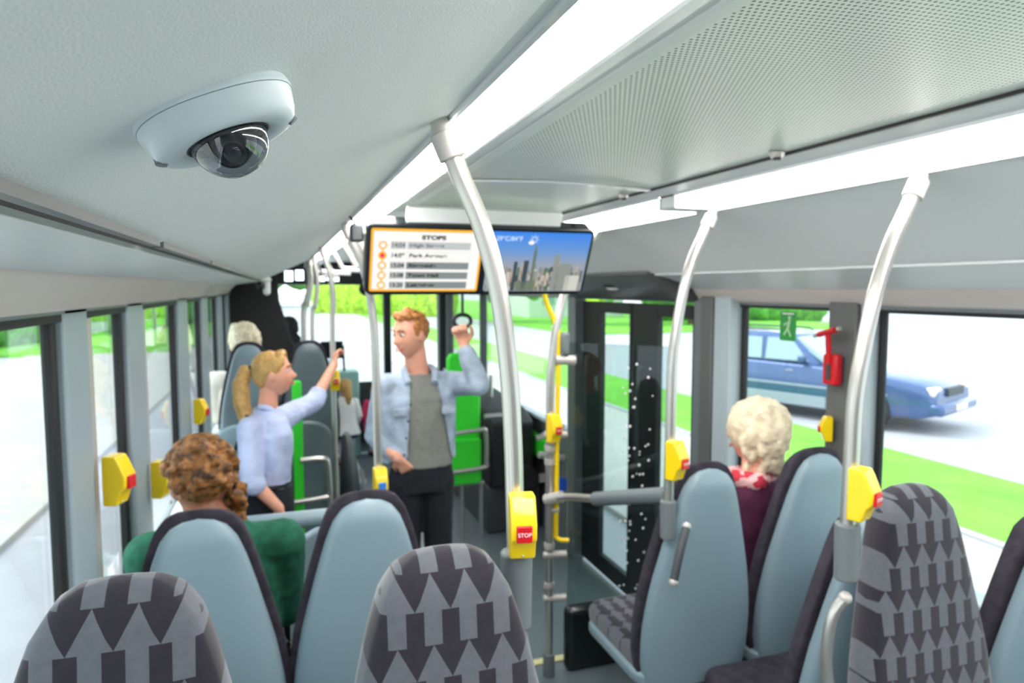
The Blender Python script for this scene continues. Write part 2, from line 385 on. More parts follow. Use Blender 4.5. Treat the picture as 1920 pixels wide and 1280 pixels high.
# coving
def cove(side, y0, y1, mats='cove'):
    s = side; pr = []
    p0, p1, p2 = V((.54, 2.212)), (V((.72, 2.165)) if s > 0 else V((.72, 2.134))), (V((.93, 2.03)) if s > 0 else V((.94, 2.026)))
    for i in range(13):
        t = i/12; p = p0*(1-t)**2 + p1*2*t*(1-t) + p2*t*t; pr.append((s*p.x, p.y))
    bm = bmesh.new(); sheet(bm, pr, y0, y1, .006); struct(tname(), bm, mats)
cove(-1, -.9, 6.3); cove(1, -.9, .905, 'cove'); cove(1, .91, 8.4)
# slot channel and lower panels
bm = bmesh.new(); sheet(bm, [(-.935, 2.048), (-.96, 2.04), (-.985, 2.03)], -.9, 6.2, .01); struct(tname(), bm, 'darkgrey')
for y0, y1 in ((-.9, 1.07), (1.1, 1.78), (1.81, 6.2)): struct(tname(), B((-.95, -.937, y0, y1, 2.018, 2.032)), 'post_dark', smooth=False)
pr = [(-.968, 2.012), (-1.0, 2.009), (-1.08, 2.0), (-1.15, 1.988)]
bm = bmesh.new(); sheet(bm, pr, -.9, 6.25, .008); struct(tname(), bm, 'cove_low')
bm = bmesh.new(); sheet(bm, [(-1.15, 1.988), (-1.175, 1.965), (-1.2, 1.935), (-1.218, 1.912), (-1.245, 1.908)], -.9, 6.25, .008); struct(tname(), bm, 'warm')
bm = bmesh.new(); sheet(bm, [(.932, 2.022), (1.0, 2.01), (1.08, 1.985), (1.15, 1.955)], -.9, 2.93, .008); struct(tname(), bm, 'cove_low')
bm = bmesh.new(); sheet(bm, [(1.15, 1.955), (1.165, 1.93), (1.185, 1.908), (1.215, 1.895), (1.245, 1.892)], -.9, 2.93, .008); struct(tname(), bm, 'warm')
# door header box on the right
bm = bmesh.new(); prism(bm, [(.90, 2.03), (.98, 1.965), (1.16, 1.9), (1.27, 1.89), (1.27, 2.1), (.92, 2.1)], 'y', 2.95, 8.45); struct(tname(), bm, 'post_dark', bevel=.01)
# double door
for i, (y0, y1) in enumerate(((2.99, 3.69), (3.71, 4.41))):
    fr = thing('door_leaf', ('rear' if i == 0 else 'forward') + ' glazed leaf of the black framed double bus door', 'door leaf', (1.25, y0, 0))
    fr.name = 'door_%d' % (i+1); fr['kind'] = 'structure'
    L = y1-y0; e0, e1 = (.05, .3) if i == 0 else (.1, .14)
    if i == 0: bb = B((-.02, .02, 0, .06, .03, 1.87), (-.02, .02, L-.29, L, .03, 1.87), (-.02, .02, .06, L-.29, .03, .15), (-.02, .02, .06, L-.29, 1.8, 1.87))
    else: bb = B((-.02, .02, 0, .02, .03, 1.87), (-.02, .02, L-.28, L, .03, 1.87), (-.02, .02, .02, L-.28, .03, .15), (-.02, .02, .02, L-.28, 1.8, 1.87))
    obj('door_frame', bb, 'black', fr, bevel=.005)
    obj('door_glass', B((-.003, .003, (.06 if i == 0 else .02), L-(.29 if i == 0 else .28), .15, 1.8)), 'glass', fr, smooth=False)
    obj('door_handle', T([(-.06, L-.2, .9), (-.09, L-.2, .95), (-.09, L-.2, 1.45), (-.06, L-.2, 1.5)], .012, smooth=4), 'darkgrey', fr)

# ---------------------------------------------------------------- ceiling strip lights
def strip(s, y0, y1, label, dy=0.0):
    t = thing('ceiling_light', label, 'ceiling light', (s*.46, (y0+y1)/2, 2.23)); ym = (y0+y1)/2
    bm = bmesh.new(); pr = []
    for i in range(9):
        a = i/8; pr.append((s*(.392 + .138*a) - s*.46, 2.25 - .04*a - .012*math.sin(PI*a) - 2.23))
    sheet(bm, pr, y0-ym, y1-ym, .003); obj('diffuser', bm, 'light', t)
    obj('frame', B(*[(min(s*(x-.46), s*(x+.008-.46)), max(s*(x-.46), s*(x+.008-.46)), y0-ym, y1-ym, z-2.23, z+.02-2.23) for x, z in ((.383, 2.245), (.53, 2.205))]), 'white', t, smooth=False)
    obj('end_cap', B((-.07, .07, y0-ym-.012, y0-ym, -.02, .02)), 'white', t, smooth=False); obj('end_cap', B((-.07, .07, y1-ym, y1-ym+.012, -.02, .02)), 'white', t, smooth=False)
strip(-1, -.8, 2.74, 'long bright strip light along the left side of the ceiling, nearest')
strip(-1, 2.80, 6.2, 'strip light farther forward on the left, behind the screens and row of poles')
strip(1, -.8, 1.88, 'bright strip light along the right side of the ceiling, nearest')
struct(tname(), B((.39, .53, 1.892, 1.968, 2.212, 2.25)), 'cove_low', bevel=.006)
strip(1, 1.98, 2.88, 'short strip light on the right, between the gap and the screens')
struct(tname(), B((.39, .53, 2.90, 8.3, 2.20, 2.26)), 'cove_low', bevel=.005)
struct(tname(), B((-.53, -.39, 6.22, 8.4, 2.20, 2.26)), 'cove_low', bevel=.005)
# round ceiling fasteners by the dark seam
for y, lab in ((1.31, 'round dark ceiling fastener by the right seam, nearer one'), (2.05, 'round dark ceiling fastener by the right seam, farther one')):
    t = thing('ceiling_fastener', lab, 'ceiling fastener', (.30, y, 2.262))
    bm = bmesh.new(); bmesh.ops.create_cone(bm, cap_ends=True, segments=24, radius1=.014, radius2=.018, depth=.012); obj('flange', bm, 'metal_pl', t)
    bm = bmesh.new(); bmesh.ops.create_cone(bm, cap_ends=True, segments=20, radius1=.009, radius2=.009, depth=.006, matrix=M.Translation((0, 0, -.008))); obj('plug', bm, 'black', t)

# ================================================================ FOREGROUND SECURITY CAMERA
def dome_camera():
    # local frame: z = outward from coving (down into the bus), y along the bus
    t = thing('dome_camera', 'white dome security camera with smoked clear bubble fixed to the sloping ceiling panel', 'security camera')
    t.matrix_world = M(((-.9172, -.0253, .3976, -.8168), (-.0573, .9960, -.0690, .5217), (-.3942, -.0861, -.9150, 2.0806), (0, 0, 0, 1)))
    def outline(rx, ry, n=72, pw=2.5):
        o = []
        for k in range(n):
            a = 2*PI*k/n; c, s = math.cos(a), math.sin(a)
            o.append((rx*abs(c)**(2/pw)*math.copysign(1, c), ry*abs(s)**(2/pw)*math.copysign(1, s)))
        return o
    def stack(secs):
        bm = bmesh.new(); rings = []
        for rx, ry, z, pw in secs: rings.append([bm.verts.new((x, y, z)) for x, y in outline(rx, ry, pw=pw)])
        for A, Bv in zip(rings, rings[1:]):
            for k in range(72): bm.faces.new((A[k], A[(k+1) % 72], Bv[(k+1) % 72], Bv[k]))
        return bm, rings
    bm, r = stack([(.0535, .0470, -.004, 2.4), (.0545, .0480, .0005, 2.4), (.0540, .0475, .0024, 2.4), (.050, .044, .0026, 2.4)]); bm.faces.new(r[0][::-1]); bm.faces.new(r[-1]); obj('base_plate', bm, 'camwhite', t)
    bm, r = stack([(.0515, .0455, .0027, 2.4), (.0535, .0472, .0029, 2.4), (.0530, .0466, .0050, 2.4), (.0508, .0450, .0135, 2.4), (.0488, .0432, .0180, 2.3), (.0455, .0405, .0208, 2.3), (.040, .037, .0220, 2.2), (.034, .0335, .0216, 2.0), (.0300, .0300, .0208, 2.0), (.0285, .0285, .0198, 2.0), (.0282, .0282, .004, 2.0)])
    obj('housing', bm, 'camwhite', t, angle=60)
    bm = bmesh.new(); bmesh.ops.create_cone(bm, cap_ends=True, segments=48, radius1=.0280, radius2=.0280, depth=.004, matrix=M.Translation((0, 0, .008))); obj('inner_well', bm, 'caminner', t)
    bm = bmesh.new(); bmesh.ops.create_uvsphere(bm, u_segments=64, v_segments=32, radius=.0268)
    bmesh.ops.delete(bm, geom=[v for v in bm.verts if v.co.z < -.004], context='VERTS')
    for v in bm.verts: v.co.z = v.co.z*1.02 + .0185
    obj('clear_dome', bm, 'dome', t, angle=0)
    # ring round the dome
    bm = bmesh.new(); tube(bm, [(.0278*math.cos(a*PI/24), .0278*math.sin(a*PI/24), .0196) for a in range(48)], .0011, closed=True, seg=8); obj('dome_ring', bm, 'black', t)
    # eyeball carrier and lens aimed down the bus
    e = bmesh.new(); bmesh.ops.create_uvsphere(e, u_segments=40, v_segments=20, radius=.0185, matrix=M.Translation((0, 0, .019))); ball = obj('lens_carrier', e, 'caminner', t)
    aim = V((.15, -.72, .68)).normalized(); q = aim.to_track_quat('Z', 'Y').to_matrix().to_4x4()
    def disc(nm, r1, r2, d0, d, m, par):
        bb = bmesh.new(); bmesh.ops.create_cone(bb, cap_ends=True, segments=40, radius1=r1, radius2=r2, depth=d, matrix=M.Translation(V((0, 0, .019)) + aim*d0) @ q); return obj(nm, bb, m, par)
    disc('lens_barrel', .0125, .0115, .0165, .007, 'caminner', t)
    rg = bmesh.new(); tube(rg, [V((0, 0, .019)) + aim*.0205 + q.to_3x3() @ V((.0085*math.cos(a*PI/16), .0085*math.sin(a*PI/16), 0)) for a in range(32)], .0007, closed=True, seg=6); obj('lens_ring', rg, 'darkgrey', t)
    gb = bmesh.new(); bmesh.ops.create_uvsphere(gb, u_segments=32, v_segments=16, radius=.0075, matrix=M.Translation(V((0, 0, .019)) + aim*.0165)); obj('lens_glass', gb, 'lens', t)
    for x, y in ((-.0455, .004), (.0455, .004)):
        sb = bmesh.new(); bmesh.ops.create_cone(sb, cap_ends=True, segments=24, radius1=.0050, radius2=.0036, depth=.0040, matrix=M.Translation((x*1.02, y, .0192)) @ M.Rotation(.45*(1 if x > 0 else -1), 4, 'Y')); obj('screw', sb, 'greypl', t)
dome_camera()

# small far camera at the front end of the left coving
t = thing('dome_camera', 'small white camera under the far front end of the left ceiling panel', 'security camera', (-.93, 6.0, 2.03))
bm = bmesh.new(); ell(bm, (0, 0, .0), (.07, .07, .03)); obj('housing', bm, 'whitep', t)
bm = bmesh.new(); ell(bm, (-.02, -.03, -.05), (.035, .04, .04)); obj('clear_dome', bm, 'blackgloss', t)
bm = bmesh.new(); capsule(bm, (.03, 0, 0), (.03, 0, -.10), .03); obj('bracket', bm, 'whitep', t)

# ================================================================ POLES
def stop_button(loc, rz, label, group=None, scale=1.0, letter=True, redc='red'):
    t = thing('stop_button', label, 'stop button', loc, rz); t.scale = (scale,)*3
    # faces -y locally; side profile in y,z
    pr = [(.012, -.062), (-.022, -.062), (-.028, -.045), (-.034, -.028), (-.044, -.018), (-.046, .012), (-.030, .048), (-.022, .062), (.012, .062)]
    bm = bmesh.new(); prism(bm, pr, 'x', -.025, .025); obj('housing', bm, 'yellow', t, bevel=.004, seg=3)
    k = obj('button', B((-.015, .015, -.052, -.044, -.020, .012)), redc, t, bevel=.002)
    if letter: text('lettering', 'STOP', .011, 'whitep', k, (0, -.0526, -.004), align='CENTER')
    for z in (-.055, .055):
        sb = bmesh.new(); bmesh.ops.create_uvsphere(sb, u_segments=12, v_segments=8, radius=.0028, matrix=M.Translation((0, -.024, z))); obj('screw', sb, 'metal', t)
    return t
def pole(s, y, zb, label, group=None, dx=0.0, dt=0.0, floor=None, r=.0165):
    """curved pole rising from a seat socket to the light rail; s = side"""
    t = thing('grab_pole', label, 'grab pole', (s*.38+dx, y, zb if floor is None else floor), group=group); b = V(t.location)
    P_ = [V((s*.397, y, zb)), V((s*.40, y, (zb+1.72)/2)), V((s*.403, y, 1.72)), V((s*.412, y, 1.83)), V((s*.43, y, 1.95)), V((s*.458, y, 2.05)), V((s*.49, y, 2.12)), V((s*.512, y, 2.17))]
    P_ = [p+V((dt+(dx-dt)*min(1, max(0, (2.17-p.z)/.45)), 0, 0)) for p in P_]
    obj('pole', T([p-b for p in P_], r, smooth=5, seg=18), 'metal', t)
    # top bracket
    d = (P_[-1]-P_[-2]).normalized(); br = T([P_[-1]-b-d*.02, P_[-1]-b+d*.022], .0215, seg=18)
    k = obj('top_bracket', br, 'metal_pl', t, bevel=.003)
    h = T([P_[-1]-b+d*.02, P_[-1]-b+d*.032+V((s*.004, .0, .01)), P_[-1]-b+V((s*.022, 0, .052))], lambda q: .017-.008*q, seg=12, smooth=4); obj('hook', h, 'metal_pl', k)
    if True:
        obj('socket', T([P_[0]-b-V((0, 0, .10)), P_[0]-b+V((0, 0, .025))], lambda q: .024+.002*q, seg=20), 'greypl', t, bevel=.004)
    if floor is not None:
        obj('lower_pole', T([V((s*.397+dx, y, floor))-b, V((s*.397+dx, y, zb))-b], .0165, seg=16), 'metal', t)
        obj('floor_flange', T([V((s*.397+dx, y, floor))-b, V((s*.397+dx, y, floor+.03))-b], .04, seg=20), 'metal_pl', t)
    return t
p_near = pole(-1, 1.007, 1.515, 'nearest curved steel pole on the left, passing in front of the screens', dx=-.034, dt=-.026, r=.0148)
stop_button((-.431, .985, 1.592), -.2, 'yellow stop button on the nearest left pole, front and centre', scale=.8)
p_right = pole(1, 1.133, 1.43, 'thick curved steel pole at far right, before the red hammer', dx=-.030, dt=.004)
stop_button((.367, 1.112, 1.527), .35, 'yellow stop button on the rightmost pole, angled to the right', scale=.9)
pole(1, 1.878, 1.255, 'slim curved steel pole beside the right grey seat pair', dx=-.014, dt=0)
stop_button((.383, 1.855, 1.418), .35, 'yellow stop button on the pole beside the right grey seat pair')
pole(-1, 2.70, 1.16, 'curved steel pole left of the standing man', dx=-.035, dt=-.02)
stop_button((-.432, 2.675, 1.195), .1, 'yellow button with blue sign on the pole left of the man', letter=False, redc=mat('blue_sign', (60, 130, 220), .4))
far = []
for i, (y, zb, lab) in enumerate(((3.45, .9, 'curved pole the woman in the blue shirt is nearest to'), (4.25, .5, 'curved pole held by the raised hand of the woman'),
        (5.42, .5, 'curved pole just ahead of the one the woman holds'), (6.15, .5, 'second farthest curved pole of the left row'), (6.95, .5, 'farthest curved pole of the left row'))):
    if i == 0: continue
    p = pole(-1, y, zb, lab, floor=.0, dx=(0, -.095, -.165, -.2, -.2)[i], dt=-.03)
stop_button((-.492, 4.22, 1.405), .1, 'yellow stop button on the pole below the woman\'s raised hand')
stop_button((-.563, 5.39, 1.45), .1, 'yellow stop button on the far pole above the woman\'s forearm')
# ceiling hand grips crossing from the rail
hl = ('nearest, beside the screens', 'second, next to the screens', 'third in the row', 'fourth in the row', 'farthest in the row')
for i, y in enumerate((2.95, 3.55, 4.3, 5.25, 6.45)):
    t = thing('ceiling_grip', 'short white ceiling grip, ' + hl[i], 'ceiling grip', (-.45, y, 2.16))
    obj('stem', T([(-.05, 0, .05), (.0, 0, -.03), (.03, 0, -.09)], .014, smooth=4), 'metal_pl', t)
    obj('handle', T([(.03, 0, -.085), (.16, 0, -.09)], .018), 'whitep', t, bevel=.004)
# left wall buttons
for y, z, lab in ((1.90, 1.485, 'yellow stop button on the nearest left window pillar'), (2.52, 1.32, 'yellow stop button on the second left window pillar'), (3.68, 1.35, 'small yellow stop button on the third left window pillar')):
    stop_button((-1.19, y, z), PI/2-.35, lab, letter=False)
stop_button((1.165, 2.03, 1.432), -PI/2-.5, 'small yellow stop button on the right pillar below the red hammer', letter=False, scale=.75)

# door side pole with yellow grab rail, bar and glass partition
t = thing('door_pole', 'straight steel pole by the door carrying yellow rail and clamps', 'pole', (.32, 2.75, .22))
obj('pole', T([(0, 0, 0), (0, 0, 1.2), (.012, 0, 1.45), (.04, 0, 1.62), (.09, 0, 1.78), (.17, 0, 1.92), (.22, 0, 1.99)], .0185, smooth=5), 'metal', t)
obj('floor_flange', T([(0, 0, 0), (0, 0, .1)], .027), 'greypl', t)
for z in (.36, .56, 1.27-.22+.05):
    obj('clamp', T([(-.028, 0, z), (.075, -.02, z)], .016), 'metal_pl', t, bevel=.004)
for z in (.42, .6, .98, 1.04): obj('collar', T([(0, 0, z-.012), (0, 0, z+.012)], .024), 'metal_pl', t)
t = thing('grab_rail', 'yellow grab rail running down beside the door pole with hooked end', 'grab rail', (.35, 2.74, 1.0))
obj('rail', T([(-.06, .02, .98), (-.045, .02, .90), (-.005, .01, .80), (.005, 0, .72), (.0, 0, .3), (-.002, 0, -.1), (-.002, 0, -.135), (.012, -.01, -.152), (.05, -.02, -.155)], .0105, smooth=6), 'yellow', t)
for z in (.3, -.02): obj('bracket', T([(-.04, .01, z), (.01, 0, z)], .014), 'metal_pl', t)
stop_button((.32, 2.72, 1.355), .25, 'yellow stop button on the straight door pole')
t = thing('ticket_reader', 'grey bracket with card reader on the door pole', 'card reader', (.35, 2.74, 1.65))
obj('bracket', T([(-.01, 0, 0), (.08, -.01, -.005)], .022), 'metal_pl', t, bevel=.004)
bm = bmesh.new(); box(bm, .01, .05, -.03, .01, .02, .12); obj('reader', bm, 'greypl', t, bevel=.012)
t = thing('barrier_bar', 'horizontal padded bar joining door pole and right pole above glass', 'bar', (.33, 2.7, 1.05))
obj('thin_bar', T([(0, 0, 0), (.03, -.1, .03), (.045, -.3, .08)], .016, smooth=5), 'metal', t)
obj('padded_bar', T([(.045, -.3, .08), (.067, -.8, .24)], .027, seg=18), 'greypl', t, bevel=.004)
for z, dx, lab in ((.0, 0, ''),): obj('clamp', T([(-.025, .05, -.02), (.02, -.02, .01)], .025), 'metal_pl', t)
g = thing('glass_partition', 'smoked glass partition panel ahead of the right grey seats', 'partition', (.42, 2.78, .22))
bm = bmesh.new(); pts = [(0, 0), (.16, -.17), (.32, -.34)]
for (xa, ya), (xb, yb) in zip(pts, pts[1:]):
    q = [bm.verts.new(p) for p in ((xa, ya, .3), (xb, yb, .3), (xb, yb, 1.5), (xa, ya, 1.5))]; bm.faces.new(q)
bmesh.ops.remove_doubles(bm, verts=bm.verts[:], dist=.001)
obj('pane', bm, 'glass2', g, solid=.008, smooth=False)
obj('lower_panel', B((-.02, .74, -.05, .02, 0, .3)), 'blackgloss', g, bevel=.03)
# small white dots scattered on the glass
dots = bmesh.new(); rnd = random.Random(3)
for i in range(60):
    z = .42 + 1.02*rnd.random(); tt = rnd.uniform(.62, 1.0); x = .0 + .26*tt; y = -.28*tt
    bmesh.ops.create_icosphere(dots, subdivisions=1, radius=.0035+.003*rnd.random(), matrix=M.Translation((x, y-.007, z)) @ M.Diagonal((1, .4, 1, 1)))
obj('dot_pattern', dots, 'whitep', g)

# ================================================================ TWIN SCREENS
tv = thing('passenger_display', 'wide black twin-screen passenger information display hanging from the ceiling', 'display')
top = V((-.070, 2.38, 2.182)); tilt = math.radians(27)
tv.location = top; tv.rotation_euler = (tilt, 0, 0); tv.scale = (.965, 1, 1.01)       # local: x across, z up, -y to viewer
def rr(x0, x1, z0, z1, r, n=6):
    o = []
    for cx, cz, a0 in ((x1-r, z1-r, 0), (x0+r, z1-r, PI/2), (x0+r, z0+r, PI), (x1-r, z0+r, 1.5*PI)):
        for k in range(n+1): a = a0 + PI/2*k/n; o.append((cx+r*math.cos(a), cz+r*math.sin(a)))
    return o
def plate(x0, x1, z0, z1, y0, y1, r=.005):
    return prism(bmesh.new(), rr(x0, x1, z0, z1, min(r, (x1-x0)/2-1e-4, (z1-z0)/2-1e-4)), 'y', y0, y1)
obj('housing', plate(-.445, .445, -.276, .0, 0, .07, .03), 'blackgloss', tv, bevel=.006)
obj('hanger', B((-.3, .3, .02, .05, -.02, .05)), 'cove_low', tv, bevel=.004)
MT['scr_w'] = emit('screen_white', (255, 254, 250), .72); MT['scr_o'] = emit('screen_orange', (250, 178, 58), .85)
MT['scr_g'] = emit('screen_grey', (150, 160, 158), .62); MT['scr_lg'] = emit('screen_light_grey', (205, 210, 208), .68)
MT['scr_k'] = emit('screen_black', (16, 18, 18), .3); MT['scr_mg'] = emit('screen_pale_text', (130, 134, 134), .6); MT['scr_r'] = emit('screen_pink', (255, 44, 92), 1.0)
X0, X1, Z0, Z1 = -.428, -.012, -.258, -.018
s1 = obj('stop_list_screen', plate(X0, X1, Z0, Z1, -.003, .0, .008), 'scr_o', tv); s1['label'] = 'white screen listing stops inside an orange border'
obj('screen_panel', plate(X0+.009, X1-.009, Z0+.009, Z1-.009, -.0045, -.002, .004), 'scr_w', s1)
text('title_text', 'STOPS', .021, 'scr_k', s1, ((X0+X1)/2-.0+.02, -.0048, Z1-.030), align='CENTER', sx=1.5, off=.0010)
rows = [('14:04', 'High Street'), ('14:09', 'Park Avenue'), ('15:04', 'Riverside'), ('15:08', 'Town Hall'), ('15:20', 'Lakeview')]
for i, (a, b_) in enumerate(rows):
    z = Z1-.060-i*.0385; bar = ('scr_lg', 'scr_w', 'scr_g', 'scr_g', 'scr_g')[i]; tx = 'scr_mg' if i == 0 else 'scr_k'
    if i == 1: obj('row_outline', plate(-.297, -.057, z-.0145, z+.0145, -.0047, -.003, .001), 'scr_lg', s1)
    obj('row_bar', plate(-.296, -.058, z-.0135, z+.0135, -.0050, -.003, .001), bar, s1)
    obj('time_box', plate(-.356, -.302, z-.0135, z+.0135, -.0050, -.003, .001), 'scr_lg' if i != 1 else 'scr_w', s1)
    text('time_text', a, .023, tx, s1, (-.355, -.0053, z), off=.0006)
    text('stop_text', b_, .0185, tx, s1, (-.288, -.0053, z), sx=1.5, off=.0005)
    rg = bmesh.new(); tube(rg, [(-.385+.0125*math.cos(k*PI/12), -.006, z+.0125*math.sin(k*PI/12)) for k in range(24)], .0032, closed=True, seg=6); obj('ring', rg, 'scr_o', s1)
    if i < 4: obj('link_line', B((-.388, -.382, -.0055, -.004, z-.027, z-.012)), 'scr_o', s1, smooth=False)
    if i == 1: obj('ring_fill', plate(-.3855-.0115, -.3855+.0115, z-.0115, z+.0115, -.0055, -.004, .0114), 'scr_o', s1); obj('current_stop_dot', plate(-.3935, -.3775, z-.008, z+.008, -.0066, -.005, .0079), 'scr_r', s1)
# right screen: weather + generic skyline
k = N('screen_sky'); sx_ = k.n('SeparateXYZ'); k.l(k.n('TexCoord').outputs['Object'], sx_.inputs[0])
rp = k.n('ValToRGB'); f_ = k.math('DIVIDE', k.math('ADD', sx_.outputs[2], .258), .24); k.l(f_, rp.inputs[0])
e = rp.color_ramp.elements; e[0].position = .45; e[0].color = srgb((150, 158, 170)); e[1].position = 1.0; e[1].color = srgb((64, 132, 226))
m_ = rp.color_ramp.elements.new(.7); m_.color = srgb((104, 148, 204))
em = k.n('Emission', _Strength=.46); k.l(rp.outputs[0], em.inputs[0]); k.l(em.outputs[0], k.out.inputs[0]); MT['scr_sky'] = k.m
U0, U1 = .014, .430
s2 = obj('weather_screen', plate(U0, U1, Z0, Z1, -.003, .0, .008), 'scr_sky', tv); s2['label'] = 'blue weather screen showing a city skyline'
cols = [(96, 110, 120), (150, 156, 150), (190, 176, 160), (120, 134, 112), (70, 84, 92), (206, 196, 184), (88, 118, 96), (168, 150, 136), (215, 215, 205)]
for i, c in enumerate(cols): MT['city%d' % i] = emit('skyline_tone', c, .7)
rnd = random.Random(11); ct = bmesh.new()
for row in range(6):
    for j in range(46):
        x = U0 + .006 + (U1-U0-.02)*(j+rnd.random()*.8)/46; wd = rnd.uniform(.004, .013+.002*row)
        base = Z0+.004; h = rnd.uniform(.5, 1.0)*(.118 - row*.018)
        x1 = min(x+wd, U1-.008); y = -.0036-.0003*row-.00001*j
        box(ct, x, x1, y, y+.0008, base, base+h, rnd.randrange(9))
for x, wd, h, c in ((.185, .012, .165, 0), (.187, .008, .185, 3), (.150, .02, .125, 4), (.275, .022, .15, 1), (.11, .014, .12, 4), (.30, .055, .115, 1), (.335, .06, .065, 8), (.06, .04, .055, 5), (.13, .08, .04, 3)):
    box(ct, U0+x, min(U0+x+wd, U1-.006), -.0068, -.006, Z0+.004, Z0+.004+h, c)
obj('skyline', ct, ['city%d' % i for i in range(9)], s2, smooth=False)
MT['scr_txt'] = emit('screen_pale_blue_text', (205, 225, 245), .95)
text('temperature_text', '29°C/84°F', .025, 'scr_txt', s2, (.038, -.005, Z1-.026))
ic = bmesh.new(); cx, cz = .192, Z1-.026
tube(ic, [(cx+.009*math.cos(a*PI/8), -.005, cz+.009*math.sin(a*PI/8)) for a in range(16)], .0012, closed=True, seg=6)
for a in range(8): tube(ic, [(cx+r_*math.cos(a*PI/4), -.005, cz+r_*math.sin(a*PI/4)) for r_ in (.012, .018)], .0011, seg=6)
obj('sun_icon', ic, 'scr_txt', s2)
ic = bmesh.new(); [ell(ic, (cx-.012+dx, -.0055, cz-.012+dz), (r_, .0006, r_)) for dx, dz, r_ in ((0, 0, .007), (.008, -.001, .006), (-.006, -.002, .005), (.002, -.004, .006))]
obj('cloud_icon', ic, 'scr_w', s2)
# clamp lamp at the screen's left edge
t = thing('mounting_bracket', 'small black bracket fixing the left edge of the screens to the pole', 'bracket', (-.53, 2.44, 2.15))
obj('body', B((-.02, .025, -.02, .03, -.03, .03)), 'darkgrey', t, bevel=.008); obj('arm', T([(.02, 0, .0), (.06, 0, .0)], .01), 'metal_pl', t)
obj('cable', T([(0, 0, .03), (-.02, 0, .06), (-.03, 0, .07), (.0, .02, .03)], .003, smooth=4), 'black', t)

# ================================================================ SEATS
HW = [(0, .0), (.006, .04), (.02, .068), (.05, .092), (.10, .112), (.18, .135), (.27, .158), (.36, .180), (.46, .198), (.56, .208), (.66, .205), (.74, .19)]
def hw(t):
    for (a, x), (b, y) in zip(HW, HW[1:]):
        if t <= b: return x + (y-x)*(t-a)/(b-a)
    return HW[-1][1]
def backshape(front, rear, grow, tlen=.74, top=0.0, bulge=.03, nx=20, bend=.0):
    """closed upright panel, local x across, z=0 at top going down; y front positive"""
    bm = bmesh.new(); ts = [0, .002, .006, .013, .022, .036, .055, .08, .11, .15, .2, .25, .3, .36, .42, .48, .54, .6, .66, tlen]
    F, R_ = [], []
    for t in ts:
        h = hw(t) + (grow if t > 0 else 0) + .001; rf, rb = [], []
        yo = -.10*(1-t/.74)**1.2*.8          # recline, top further back
        edge = min(1, (t/.05))**.5
        for i in range(nx+1):
            u = -1+2*i/nx; x = h*math.sin(u*PI/2); c = (1-abs(math.sin(u*PI/2))**4)
            prof = (1-abs(u)**3)
            rf.append(bm.verts.new((x, yo+front*edge*(.55+.45*prof)*(1 if 0 < i < nx else 0) + (0), top-t)))
            rb.append(bm.verts.new((x, yo-rear*edge*(.35+.65*prof)*(1 if 0 < i < nx else 0)-bulge*prof*edge*math.sin(min(1, t/.6)*PI*.5)*.6*(1 if rear > 0 else 0), top-t)) if 0 < i < nx else rf[-1])
        F.append(rf); R_.append(rb)
    for a in range(len(ts)-1):
        for i in range(nx):
            for G in (F, R_):
                q = [G[a][i], G[a][i+1], G[a+1][i+1], G[a+1][i]]
                if len(set(q)) == 4: bm.faces.new(q)
    for G in (0, len(ts)-1):
        vs = F[G] + R_[G][1:-1][::-1]
        try: bm.faces.new(vs)
        except Exception: pass
    return bm
def make_seat(name, label, loc, rz, zf, full=False, group=None, low=False, shell='shell', ztop=1.13, handle=0, cush='fabric_flat'):
    """zf = floor height; seat faces +y"""
    t = thing(name, label, 'bus seat', (loc[0], loc[1], zf), rz, group)
    zt = ztop
    if full: a = backshape(.05, .045, .012, bulge=.02); obj('backrest', a, 'fabric', t, loc=(0, .05, zt), angle=60)
    else:
        obj('backrest', backshape(.046, .012, .011, bulge=.0), 'fabric_dark' if not full else 'fabric', t, loc=(0, .05, zt+.012), angle=60)
        obj('back_shell', backshape(.0, .035, -.004, bulge=.045), shell, t, loc=(0, .038, zt-.008), angle=70)
    bm = bmesh.new(); pr = rr(-.21, .21, .02, .47, .07)
    prism(bm, pr, 'z', .40, .475); c = obj('cushion', bm, cush, t, bevel=.03, seg=4)
    bm = bmesh.new(); prism(bm, rr(-.215, .215, .0, .46, .07), 'z', .365, .41); obj('seat_pan', bm, shell, t, bevel=.012)
    obj('pedestal', B((-.03, .03, .12, .34, .0, .37), (-.18, .18, .16, .3, .33, .37)), 'darkgrey', t, bevel=.01)
    if handle:
        s = handle
        obj('side_handle', T([(s*.19, -.01, zt-.22), (s*.225, -.045, zt-.24), (s*.235, -.055, zt-.34), (s*.2, -.03, zt-.42)], .012, smooth=5), 'greypl', t)
    return t
# near row, upholstered both sides (rear facing)
make_seat('bus_seat', 'arrow-patterned seat back at bottom left, nearest the left window', (-.98, .93), PI, .46, full=True, ztop=1.135).scale = (.88, 1, 1)
make_seat('bus_seat', 'arrow-patterned seat back at bottom centre, beside the nearest pole', (-.56, .95), PI, .46, full=True, ztop=1.115).scale = (.88, 1, 1)
make_seat('bus_seat', 'arrow-patterned seat back at bottom right, right of the rightmost pole', (.587, 1.15), PI, .44, full=True, ztop=1.07).scale = (.88, 1, 1)
